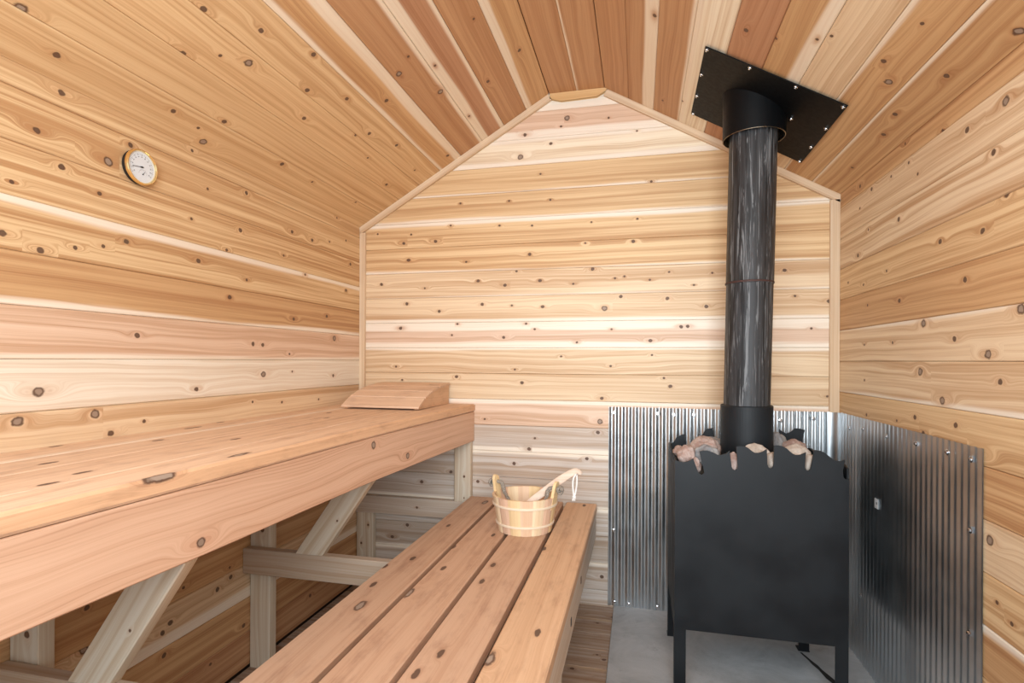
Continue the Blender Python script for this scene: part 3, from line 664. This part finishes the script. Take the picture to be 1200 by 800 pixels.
# cross rails (the frames' front rails) on the wall posts
for yy in (yr2+.0, yr3+.0):
    member(lb, 'rail', (XL+.003, yy, zr-.048), X_, Z_, -Y_, -.236-XL-.003, .096, .037, 'postg')
    member(lb, 'leg', (-.30, yy+.038, .001), Z_, X_, -Y_, zr-.003, .089, .038, 'post')
member(lb, 'rail', (XL+.003, D-.042, zr-.046), X_, Z_, -Y_, -.236-XL-.003, .092, .038, 'grey', [(.35, .0, .006)])
member(lb, 'leg', (XL+.003+.049, D-.040, .001), Z_, X_, -Y_, zr-.094, .096, .036, 'post', [(.32, .02, .006), (.22, -.02, .006)])
member(lb, 'leg', (-.36, D-.042, .001), Z_, X_, -Y_, zr-.094, .089, .036, 'post')

# ================================================================== HEADREST
hr = thing('headrest', 'curved slatted cedar headrest lying on the high bench', 'headrest', (-1.15, 2.47, ZU))
prof = [(2.272, .004), (2.352, .044), (2.432, .068), (2.535, .086), (2.682, .098)]
pf = smooth_curve([(0, a, b) for a, b in prof], 6)
for xa in (-1.328, -.984):
    bm = bmesh.new(); pts = [(xa, p.y, ZU+max(.001, p.z)) for p in pf]+[(xa, 2.682, ZU+.001)]
    bm.free(); B = Boards(); bm = B.bm
    prism(bm, pts, 0, (.018, 0, 0))
    for f in bm.faces:
        for l in f.loops:
            l[B.tn] = (*TONES['slato'], 1); l[B.kn] = (9, 9, .01); l[B.sp] = (.5, 0, 1); l[B.ms] = (.6, .7, 0); l[B.uv] = (l.vert.co.y, l.vert.co.z+l.vert.co.x, 3)
    B.link('side_panel', M_bench, hr)
for i in range(4):
    a, b = prof[i], prof[i+1]
    d = Vector((0, b[0]-a[0], b[1]-a[1])); L = d.length; d.normalize(); n = Vector((0, -d.z, d.y))
    B = Boards()
    mid = Vector((0, (a[0]+b[0])/2, ZU+(a[1]+b[1])/2))
    B.board(Vector((-1.345, mid.y, mid.z))+n*.0115, X_, d, n, .385, L-.003, .010, 'slatw', (0, 0), [(.31, 0, .005)] if i == 3 else [], cham=.0025, contrast=.6)
    B.link('slat', M_bench, hr)

# ================================================================== BUCKET AND LADLE
bx, by, bz = -.456, 2.196, ZLb
bk = thing('sauna_bucket', 'small round wooden stave bucket on the low bench', 'bucket', (bx, by, bz))
RB, RT, BH, TH = .110, .136, .146, .011
NS = 16
tonesb = [srgb(226, 196, 166), srgb(230, 204, 160), srgb(222, 188, 162), srgb(234, 212, 178)]
B = Boards(); bm = B.bm; random.seed(5)
def stave(bm, B, a0, a1, z0, z1, col, sd, ear=False):
    seg = 4; rows = []
    g = .010
    for (h) in (z0, z1):
        t = h/BH; Ro = RB+(RT-RB)*t; Ri = Ro-TH
        out = []
        for i in range(seg+1):
            a = a0+(a1-a0)*i/seg; rr = Ro-(.0022 if i in (0, seg) else 0)
            out.append((rr, a))
        inn = [(Ri, a0+(a1-a0)*i/seg) for i in range(seg, -1, -1)]
        rows.append([bm.verts.new((bx+r*math.cos(a), by+r*math.sin(a), bz+h)) for r, a in out+inn])
    n = len(rows[0]); fs = [bm.faces.new(rows[0][::-1]), bm.faces.new(rows[1])]
    for i in range(n):
        fs.append(bm.faces.new((rows[0][i], rows[0][(i+1) % n], rows[1][(i+1) % n], rows[1][i])))
    for f in fs:
        for l in f.loops:
            p = l.vert.co; ang = math.atan2(p.y-by, p.x-bx)
            l[B.tn] = (*col, 1); l[B.kn] = (9, 9, .01); l[B.sp] = (.5, 0, 1); l[B.ms] = (.5, .45, 0); l[B.uv] = (p.z, ang*.12, sd)
for i in range(NS):
    a0 = 2*math.pi*(i+.15)/NS; a1 = 2*math.pi*(i+1.15)/NS
    stave(bm, B, a0, a1, .001, BH, tonesb[(i*7) % 4], random.uniform(0, 30))
B.link('staves', M_trim, bk)
bm = bmesh.new(); r_ = rev(bm, [(RB-.006, .012), (RB-.006, .020)], (bx, by, bz), seg=40); cap(bm, r_[0]); cap(bm, r_[1])
link('bucket_base', bm, plain('bucket_base_wood', srgb(232, 196, 166), .6), bk)
for h in (.036, .112):
    Ro = RB+(RT-RB)*h/BH
    bm = bmesh.new(); rev(bm, [(Ro+.0005, h-.005), (Ro+.004, h-.004), (Ro+.0052, h), (Ro+.004, h+.004), (Ro+.0005, h+.005)], (bx, by, bz), seg=64, close=True)
    link('hoop', bm, M_hoop, bk, smooth=True)
# ears left and right (broad faces radial), rounded tops with a rope hole
ears = [(math.radians(180-14), -1), (math.radians(0-14), 1)]
for ang, sgn in ears:
    B = Boards(); bm = B.bm
    rad = Vector((math.cos(ang), math.sin(ang), 0)); tan = Vector((-math.sin(ang), math.cos(ang), 0))
    base = Vector((bx, by, bz))+rad*(RT-TH-.001)
    pts = []
    for (w, h) in ((-.022, BH-.05), (.022, BH-.05), (.021, BH+.035)): pts.append((w, h))
    for k in range(1, 8):
        a = math.pi*k/8; pts.append((.021*math.cos(a), BH+.040+.024*math.sin(a)))
    pts.append((-.021, BH+.035))
    lean = lambda h: rad*((h-BH)*.176)
    prism(bm, [base+tan*w+Z_*h+lean(h) for w, h in pts], 0, rad*(TH+.0005))
    for f in bm.faces:
        for l in f.loops:
            p = l.vert.co
            l[B.tn] = (*srgb(236, 208, 160), 1); l[B.kn] = (9, 9, .01); l[B.sp] = (.5, 0, 1); l[B.ms] = (.5, .5, 0); l[B.uv] = (p.z, (p-base).dot(tan), 2)
    bmesh.ops.bevel(bm, geom=[e for e in bm.edges if len(e.link_faces) == 2 and e.calc_face_angle() > 1.2], offset=.002, segments=2, affect='EDGES')
    B.link('ear', M_trim, bk)
def twisted(bm, path, r=.0040, R=.0042, turns=60):
    pts = smooth_curve(path, 14); N = len(pts)
    L = 0; Ls = [0]
    for a, b in zip(pts[:-1], pts[1:]): L += (b-a).length; Ls.append(L)
    for s in range(3):
        out = []
        for i, p in enumerate(pts):
            t = (pts[min(i+1, N-1)]-pts[max(i-1, 0)]).normalized(); a = t.orthogonal() if abs(t.z) > .9 else t.cross(Z_).normalized(); b = t.cross(a)
            ph = Ls[i]/.018*2*math.pi+s*2.094
            out.append(p+(a*math.cos(ph)+b*math.sin(ph))*R)
        tube(bm, out, r, 6)
e0 = Vector((bx, by, bz+BH+.036))+Vector((math.cos(ears[0][0]), math.sin(ears[0][0]), 0))*(RT-.004)
e1 = Vector((bx, by, bz+BH+.036))+Vector((math.cos(ears[1][0]), math.sin(ears[1][0]), 0))*(RT-.004)
r0 = (e0-Vector((bx, by, e0.z))).normalized(); r1 = (e1-Vector((bx, by, e1.z))).normalized()
bm = bmesh.new()
twisted(bm, [e0+r0*.016-Z_*.004, e0-r0*.005, e0-r0*.026-Z_*.008, e0-r0*.038-Z_*.045, e0-r0*.07-Z_*.10+Y_*.03, Vector((bx, by+.06, bz+.035)),
             e1-r1*.07-Z_*.10+Y_*.03, e1-r1*.038-Z_*.045, e1-r1*.026-Z_*.008, e1-r1*.005, e1+r1*.016-Z_*.004])
random.seed(3)
for ec, rr in ((e0, r0), (e1, r1)):      # overhand knots outside the ears, with frayed ends
    ctr = ec+rr*.024-Z_*.006
    kp = [ctr+Vector((.009*math.cos(2*t)*1.0, .011*math.sin(3*t+.5), .013*math.sin(2*t))) for t in [i*2*math.pi/18 for i in range(18)]]
    tube(bm, smooth_curve(kp+[kp[0]], 3), .0056, 6)
    for q in range(14):
        d = Vector((random.uniform(-1, 1), random.uniform(-1, 1), random.uniform(-1.3, .2))).normalized()
        tube(bm, [ctr, ctr+d*.009, ctr+d*.019-Z_*.004], [.0012, .0010, .0006], 4)
tag(link('rope_handle', bm, M_rope, bk, smooth=True), 'frayed twisted rope threaded through the two ears')

ld = thing('ladle', 'wooden ladle leaning in the bucket with white cord', 'ladle', (bx+.03, by+.0, bz+.02))
# handle: flat bar, sweeping up to a hooked tip
hp = smooth_curve(LADLE_PATH, 8)
B = Boards(); bm = B.bm; rows = []
for i, p in enumerate(hp):
    t = (hp[min(i+1, len(hp)-1)]-hp[max(i-1, 0)]).normalized()
    side = Vector((.25, -.75, .35)); side = (side-t*side.dot(t)).normalized(); up = t.cross(side)
    f = i/(len(hp)-1); w = .009+.006*math.sin(math.pi*min(1, f*1.1)) if f < .93 else .010*(1-(f-.93)/.07*.5); th = .005
    rows.append([bm.verts.new(p+side*a+up*b) for a, b in ((-th, -w), (-th*.6, -w*1.1), (th*.6, -w*1.1), (th, -w), (th, w), (th*.6, w*1.1), (-th*.6, w*1.1), (-th, w))])
for A, Bq in zip(rows[:-1], rows[1:]):
    for i in range(8): bm.faces.new((A[i], A[(i+1) % 8], Bq[(i+1) % 8], Bq[i]))
bm.faces.new(rows[0][::-1]); bm.faces.new(rows[-1])
for f in bm.faces:
    for l in f.loops:
        p = l.vert.co
        l[B.tn] = (*srgb(234, 214, 196), 1); l[B.kn] = (9, 9, .01); l[B.sp] = (.5, 0, 1); l[B.ms] = (.3, .4, 0); l[B.uv] = (p.x, p.z, 6)
o = B.link('handle', M_trim, ld); o.data.polygons.foreach_set('use_smooth', [True]*len(o.data.polygons))
# bowl, down in the bucket
bm = bmesh.new(); bc = hp[0]+Vector((-.012, 0, -.018))
rev(bm, [(.001, -.022), (.020, -.020), (.031, -.010), (.035, .008), (.036, .018), (.032, .018), (.030, .006), (.022, -.010), (.001, -.014)], bc, seg=32)
link('bowl', bm, M_hoop, ld, smooth=True)
bm = bmesh.new(); cp = Vector(CORD_TOP)
tube(bm, smooth_curve([cp+Vector((0, -.008, .004)), cp+Vector((-.009, -.010, -.012)), cp+Vector((-.011, -.010, -.045)), cp+Vector((-.007, -.010, -.082)),
                       cp+Vector((-.004, -.010, -.086)), cp+Vector((.002, -.010, -.06)), cp+Vector((.006, -.010, -.025)), cp+Vector((.003, .006, .0)), cp+Vector((0, -.008, .004))], 6), .0036, 6)
kc = cp+Vector((-.006, -.010, -.090))
kp = [kc+Vector((.005*math.cos(t), .004*math.sin(2*t), .005*math.sin(t))) for t in [i*2*math.pi/12 for i in range(12)]]
tube(bm, smooth_curve(kp+[kp[0]], 3), .0032, 6)
for dx in (-.007, -.002, .004): tube(bm, [kc, kc+Vector((dx*.6, 0, -.007)), kc+Vector((dx, 0, -.014))], [.0026, .0022, .0024], 6)
tag(link('cord', bm, M_cord, ld, smooth=True), 'knotted loop of white cord')

# ================================================================== THERMOMETER
tx, ty, tz = XL+.0005, 1.340, H+.578
th = thing('thermometer', 'round brass-rimmed dial thermometer on the left wall', 'thermometer', (tx, ty, tz))
TR = .051
bm = bmesh.new(); r = rev(bm, [(TR-.004, 0), (TR-.001, .003), (TR-.001, .018), (TR-.006, .018)], (tx, ty, tz), 'x', 64); cap(bm, r[0]); cap(bm, r[-1])
link('case', bm, M_matblack, th, smooth=False)
bm = bmesh.new(); rev(bm, [(TR-.001, .014), (TR+.0015, .016), (TR+.0015, .022), (TR-.001, .026), (TR-.0030, .026), (TR-.0055, .0215), (TR-.0055, .0185)], (tx, ty, tz), 'x', 72)
link('bezel', bm, M_brass, th, smooth=True)
bm = bmesh.new(); r = rev(bm, [(TR-.0054, .0183), (TR-.0054, .0200)], (tx, ty, tz), 'x', 64); cap(bm, r[0]); cap(bm, r[1])
dial = link('dial', bm, M_dial, th)
def dbar(bm, y0, z0, y1, z1, w, h=.0204, th_=.0003):
    a = Vector((0, y0, z0)); b = Vector((0, y1, z1)); d = (b-a).normalized(); s = Vector((0, -d.z, d.y))*w/2
    o = Vector((tx+h, ty, tz))
    prism(bm, [o+a+s, o+b+s, o+b-s, o+a-s], 0, (th_, 0, 0))
# seen from the room, +y is to the viewer's right on this wall
bm = bmesh.new()
for i in range(37):
    a = math.radians(215-250*i/36); r0_, r1_ = (.0335, .0395) if i % 3 == 0 else (.0365, .0390)
    dbar(bm, r0_*math.cos(a), r0_*math.sin(a), r1_*math.cos(a), r1_*math.sin(a), .0008 if i % 3 == 0 else .0004)
for i in range(13):
    a = math.radians(215-250*i/12)
    for q in (-.04, .03): dbar(bm, .0290*math.cos(a+q), .0290*math.sin(a+q), .0312*math.cos(a+q), .0312*math.sin(a+q), .0012)
for i in range(11):
    a = math.radians(170-160*i/10); c_ = (.004, -.0205)
    dbar(bm, c_[0]+.0125*math.cos(a), c_[1]+.0125*math.sin(a), c_[0]+.0145*math.cos(a), c_[1]+.0145*math.sin(a), .0006)
tag(link('scale_marks', bm, M_ink, dial), 'fine grey scale marks')
bm = bmesh.new(); a = math.radians(189)
dbar(bm, -.006*math.cos(a), -.006*math.sin(a), .031*math.cos(a), .031*math.sin(a), .0014, .0212, .0006)
dbar(bm, -.006*math.cos(a), -.006*math.sin(a), .006*math.cos(a), .006*math.sin(a), .0030, .0212, .0007)
r = rev(bm, [(.0026, .0205), (.0026, .0222)], (tx, ty, tz), 'x', 20); cap(bm, r[0]); cap(bm, r[1])
link('needle', bm, M_needle, dial)
bm = bmesh.new(); a = math.radians(55)
dbar(bm, .004, -.0205, .004+.010*math.cos(a), -.0205+.010*math.sin(a), .0009, .0210, .0005)
r = rev(bm, [(.0020, .0203), (.0020, .0218)], (tx, ty+.004, tz-.0205), 'x', 20); cap(bm, r[0]); cap(bm, r[1])
link('small_needle', bm, M_needle, dial)

# ================================================================== STOVE
SX0, SX1, SY0, SY1 = .128, .690, 2.030, 2.500
SZ0, SZT = H-.960, H-.300
st = thing('stove', 'black steel wood stove with ragged torch-cut rim full of stones', 'stove', ((SX0+SX1)/2, (SY0+SY1)/2, .012))
PT = .006
def panel(name, prof, y0, y1, mirror=False):
    """prof: list of (x,z) along the ragged top from left to right"""
    bm = bmesh.new()
    if mirror: prof = [(SX0+SX1-x, z) for x, z in prof][::-1]
    pts = [(x, y0, H+z) for x, z in prof]+[(SX1, y0, SZ0), (SX0, y0, SZ0)]
    prism(bm, pts, 0, (0, y1-y0, 0)); return link(name, bm, M_black, st)
panel('front_panel', RIM, SY0, SY0+PT)
panel('back_panel', RIM_BACK, SY1-PT, SY1)
ztop_side = RIM[0][1]
for nm, xa in (('side_panel', SX0), ('side_panel', SX1-PT)):
    bm = bmesh.new(); y0, y1 = SY0+PT, SY1-PT; n = 6
    pts = []
    zt_ = H+ztop_side-.008
    for i in range(5):
        a = y0+(y1-y0)*i/5; b = y0+(y1-y0)*(i+1)/5
        pts += [(a+.001, zt_+.004), (a+(b-a)*.35, zt_+.012), (a+(b-a)*.7, zt_-.006), (b-.016, zt_-.002), (b-.014, zt_-.045), (b-.002, zt_-.045)] if i < 4 else [(a+.001, zt_+.004), (a+(b-a)*.5, zt_+.010), (b, zt_)]
    prism(bm, [(xa, a, b) for a, b in pts]+[(xa, y1, SZ0), (xa, y0, SZ0)], 0, (PT, 0, 0)); link(nm, bm, M_black, st)
bm = bmesh.new(); box(bm, SX0+PT, SX1-PT, SY0+PT, SY1-PT, SZ0+.002, SZ0+.010); link('base_plate', bm, M_black, st)
bm = bmesh.new(); box(bm, SX0+PT, SX1-PT, SY0+PT, SY1-PT, H-.432, H-.426); link('stone_tray', bm, M_black, st)
LW = .040
for xa in (SX0, SX1-LW):
    for ya in (SY0, SY1-LW):
        bm = bmesh.new()
        # angle-iron leg with a small foot pad
        if xa == SX0: pts = [(xa, ya), (xa+LW, ya), (xa+LW, ya+.005), (xa+.005, ya+.005), (xa+.005, ya+LW), (xa, ya+LW)]
        else: pts = [(xa, ya), (xa+LW, ya), (xa+LW, ya+LW), (xa+LW-.005, ya+LW), (xa+LW-.005, ya+.005), (xa, ya+.005)]
        prism(bm, [(a, b, .016) for a, b in pts], 0, (0, 0, SZ0-.016)); lg = link('leg', bm, M_black, st)
        bm = bmesh.new(); box(bm, xa-.002, xa+LW+.002, ya-.002, ya+LW+.002, .0122, .016, .001); link('foot', bm, M_black, lg)
# flue collar on the stove
PX0, PX1, PY = .410, .431, 2.270      # pipe axis leans very slightly
bm = bmesh.new(); rev(bm, [(.0955, H-.426-H), (.0955, -.172), (.0925, -.169), (.0885, -.169), (.0885, -.42)], (PX0, PY, H), seg=64)
link('flue_collar', bm, M_black, st, smooth=False)

pp = thing('stove_pipe', 'tall streaked black steel flue pipe rising from the stove', 'pipe', (PX0, PY, H-.30))
def leanpipe(name, prof, mat, parent):
    bm = bmesh.new(); rev(bm, prof, (0, 0, 0), seg=72)
    for v in bm.verts:
        t = (v.co.z+.17)/1.15
        v.co.x += PX0+(PX1-PX0)*t; v.co.y += PY; v.co.z += H
    return link(name, bm, mat, parent, smooth=True)
leanpipe('lower_section', [(.0845, -.30), (.0852, .304), (.0868, .306), (.0868, .310)], M_pipe, pp)
leanpipe('upper_section', [(.0860, .298), (.0878, .300), (.0878, .306), (.0868, .309), (.0868, .965)], M_pipe, pp)
bm = bmesh.new()
for i in range(3): pass
rev(bm, [(.0874, .300), (.0888, .302), (.0888, .306), (.0874, .308)], (PX0+.008, PY, H), seg=72, close=True)
tag(link('joint_ring', bm, plain('rusty_seam', (.05, .02, .016), .7), pp, smooth=True), 'rusty seam ring')

# ceiling flashing plate and collar, lying parallel to the right slope
def slopez(x): return ZTOP+(x-XF1)*(ZER-ZTOP)/(XR-XF1)
fl = thing('ceiling_flashing', 'black rectangular flashing plate screwed to the sloped ceiling around the pipe', 'flashing', (PX1, PY, slopez(PX1)))
nr3 = nsr.normalized()
def onslope(x, y, h): return Vector((x, y, slopez(x)))+nr3*h
bm = bmesh.new()
# plate with a round hole: built as ring strips
xa, xb, ya, yb = .226, .677, 2.010, 2.540
hole = []; outer = []; NH = 64
cxh, cyh = PX1, PY
for i in range(NH):
    a = 2*math.pi*i/NH; c, s = math.cos(a), math.sin(a)
    hole.append((cxh+.100*c, cyh+.100*s))
    k = min((xb-cxh)/c if c > 1e-6 else 1e9, (xa-cxh)/c if c < -1e-6 else 1e9, (yb-cyh)/s if s > 1e-6 else 1e9, (ya-cyh)/s if s < -1e-6 else 1e9)
    outer.append((cxh+k*c, cyh+k*s))
def snap(lst):
    for cx_, cy_ in ((xa, ya), (xa, yb), (xb, ya), (xb, yb)):
        i = min(range(len(lst)), key=lambda q: (lst[q][0]-cx_)**2+(lst[q][1]-cy_)**2); lst[i] = (cx_, cy_)
snap(outer)
h0, h1 = .006, .010
A = [bm.verts.new(onslope(x, y, h1)) for x, y in hole]; Bv = [bm.verts.new(onslope(x, y, h1)) for x, y in outer]
A2 = [bm.verts.new(onslope(x, y, h0)) for x, y in hole]; B2 = [bm.verts.new(onslope(x, y, h0)) for x, y in outer]
for i in range(NH):
    j = (i+1) % NH
    bm.faces.new((A[i], A[j], Bv[j], Bv[i])); bm.faces.new((A2[j], A2[i], B2[i], B2[j]))
    bm.faces.new((Bv[i], Bv[j], B2[j], B2[i])); bm.faces.new((A[j], A[i], A2[i], A2[j]))
link('plate', bm, M_flat, fl)
# collar: vertical cylinder whose top is mitred to the slope, tilted bottom lip
def mitred(bm, ro, ri, zb):
    R = []
    for rr, side in ((ro, 1), (ro, 0), (ri, 0), (ri, 1)):
        row = []
        for i in range(72):
            a = 2*math.pi*i/72; x = cxh+rr*math.cos(a); y = cyh+rr*math.sin(a)
            row.append(bm.verts.new((x, y, slopez(x)-.012 if side else H+zb)))
        R.append(row)
    for P_, Q_ in zip(R[:-1], R[1:]):
        for i in range(72): bm.faces.new((P_[i], P_[(i+1) % 72], Q_[(i+1) % 72], Q_[i]))
bm = bmesh.new(); mitred(bm, .1135, .1120, .868); link('collar', bm, M_flat, fl, smooth=True)
bm = bmesh.new(); mitred(bm, .1118, .1105, .866); link('collar_liner', bm, M_steelrim, fl, smooth=True)
for (x, y) in ((.234, 2.022), (.376, 2.022), (.522, 2.022), (.668, 2.022), (.668, 2.197), (.668, 2.372), (.668, 2.530), (.235, 2.530), (.234, 2.365), (.234, 2.193), (.560, 2.23)):
    link('screw', hexscrew(onslope(x, y, .010), nr3, .0048, .005), M_zinc, fl)

# ================================================================== STONES
from mathutils import noise as mn
def rock(cx, cy, cz, sx, sy, sz, seed, mat, label, rz=0, ry=0):
    bm = bmesh.new(); bmesh.ops.create_icosphere(bm, subdivisions=4, radius=1)
    for v in bm.verts:
        n = v.co.normalized()
        d = 1+.30*mn.noise(n*1.2+Vector((seed, 0, 0)))+.14*mn.noise(n*3.0+Vector((0, seed, 0)))+.04*mn.noise(n*8+Vector((0, 0, seed)))
        # a few flattened faces
        for q in range(5):
            f = Vector((math.sin(seed*3+q*2.1), math.cos(seed*1.7+q*1.3), math.sin(seed+q*.9+.4))).normalized()
            h = .74+.05*q; c = (n*d).dot(f)
            if c > h: d *= (h+(c-h)*.3)/c
        v.co = n*d
    bm.transform(Matrix.Translation((cx, cy, cz)) @ Matrix.Rotation(rz, 4, 'Z') @ Matrix.Rotation(ry, 4, 'Y') @ Matrix.Diagonal((sx, sy, sz, 1)))
    o = link('sauna_stone', bm, mat, smooth=True)
    tag(o, label, 'stone', 'stones heaped in the stove top')
STONES = [
    (0.172,2.105,0.865,0.032,0.036,0.035,1.3,M_st[0],'rounded reddish stone at the front left corner of the stove',0,0),
    (0.150,2.185,0.864,0.020,0.028,0.023,2.1,M_st[0],'small pinkish stone against the left side of the stove',0,0),
    (0.250,2.210,0.870,0.059,0.055,0.049,3.7,M_st[0],'large arched pinkish-grey stone left of the flue',0,0),
    (0.245,2.120,0.862,0.044,0.030,0.038,4.4,M_st[2],'grey flat-sided stone behind the left front rim',0,0),
    (0.199,2.075,0.831,0.023,0.028,0.028,5.2,M_st[0],'dark red stone showing in the leftmost slot',0,0),
    (0.326,2.085,0.840,0.040,0.035,0.040,6.9,M_st[0],'pink and grey stone showing in the second slot',0,0),
    (0.407,2.120,0.871,0.050,0.035,0.040,7.7,M_st[1],'tan stone peeking over the rim in front of the flue',0,0),
    (0.536,2.115,0.873,0.061,0.050,0.040,8.1,M_st[1],'big smooth tan stone on the right, in front',0,0),
    (0.581,2.075,0.851,0.018,0.022,0.039,9.4,M_st[1],'narrow tan stone standing in the rightmost slot',0,0),
    (0.581,2.280,0.880,0.039,0.045,0.033,10.2,M_st[0],'brownish stone behind the big tan stone',0,0),
    (0.543,2.390,0.882,0.038,0.050,0.042,11.6,M_st[2],'grey-brown stone just right of the flue collar',0,0),
    (0.458,2.090,0.853,0.021,0.030,0.036,12.3,M_st[1],'tan stone showing in the third slot',0,0),
    (0.640,2.130,0.841,0.036,0.040,0.027,13.3,M_st[2],'dark grey stone low in the right corner of the stove',0,0),
    (0.298,2.400,0.856,0.061,0.050,0.039,14.3,M_st[2],'grey stone at the back left, beneath the rear rim',0,0)]
for a in STONES: rock(*a)

# ================================================================== LIGHT, WORLD, CAMERA
w = bpy.data.worlds.new('daylight'); scn.world = w; w.use_nodes = True
w.node_tree.nodes['Background'].inputs[0].default_value = (.80, .92, 1.0, 1)
w.node_tree.nodes['Background'].inputs[1].default_value = WORLD
def area(name, loc, target, sx, sy, power, col=(1, 1, 1), spread=180):
    l = bpy.data.lights.new(name, 'AREA'); l.shape = 'RECTANGLE'; l.size = sx; l.size_y = sy; l.energy = power; l.color = col; l.spread = math.radians(spread)
    o = bpy.data.objects.new(name, l); C.objects.link(o); o.location = loc
    o.rotation_euler = (Vector(target)-Vector(loc)).to_track_quat('-Z', 'Y').to_euler(); return o
for a in AREAS: area(*a)

cam = bpy.data.cameras.new('camera'); co = bpy.data.objects.new('camera', cam); C.objects.link(co)
cam.sensor_width = 36; cam.sensor_fit = 'HORIZONTAL'; cam.lens = 635.36/1200*36
th_, roll = .23, .0049
f_ = Vector((-math.sin(th_), math.cos(th_), 0)); r_ = Vector((math.cos(th_), math.sin(th_), 0)); u_ = Vector((0, 0, 1))
rr_ = r_*math.cos(ROLLS*roll)+u_*math.sin(ROLLS*roll); uu_ = u_*math.cos(ROLLS*roll)-r_*math.sin(ROLLS*roll)
m = Matrix((rr_, uu_, -f_)).transposed().to_4x4(); m.translation = Vector((0, 0, H)); co.matrix_world = m
cam.shift_y = (422.06-400)/1200
cam.clip_start = .01
scn.camera = co
scn.view_settings.view_transform = 'Standard'
scn.view_settings.look = 'None'
scn.view_settings.exposure = EXPO
scn.cycles.max_bounces = 8
scn.cycles.diffuse_bounces = 5
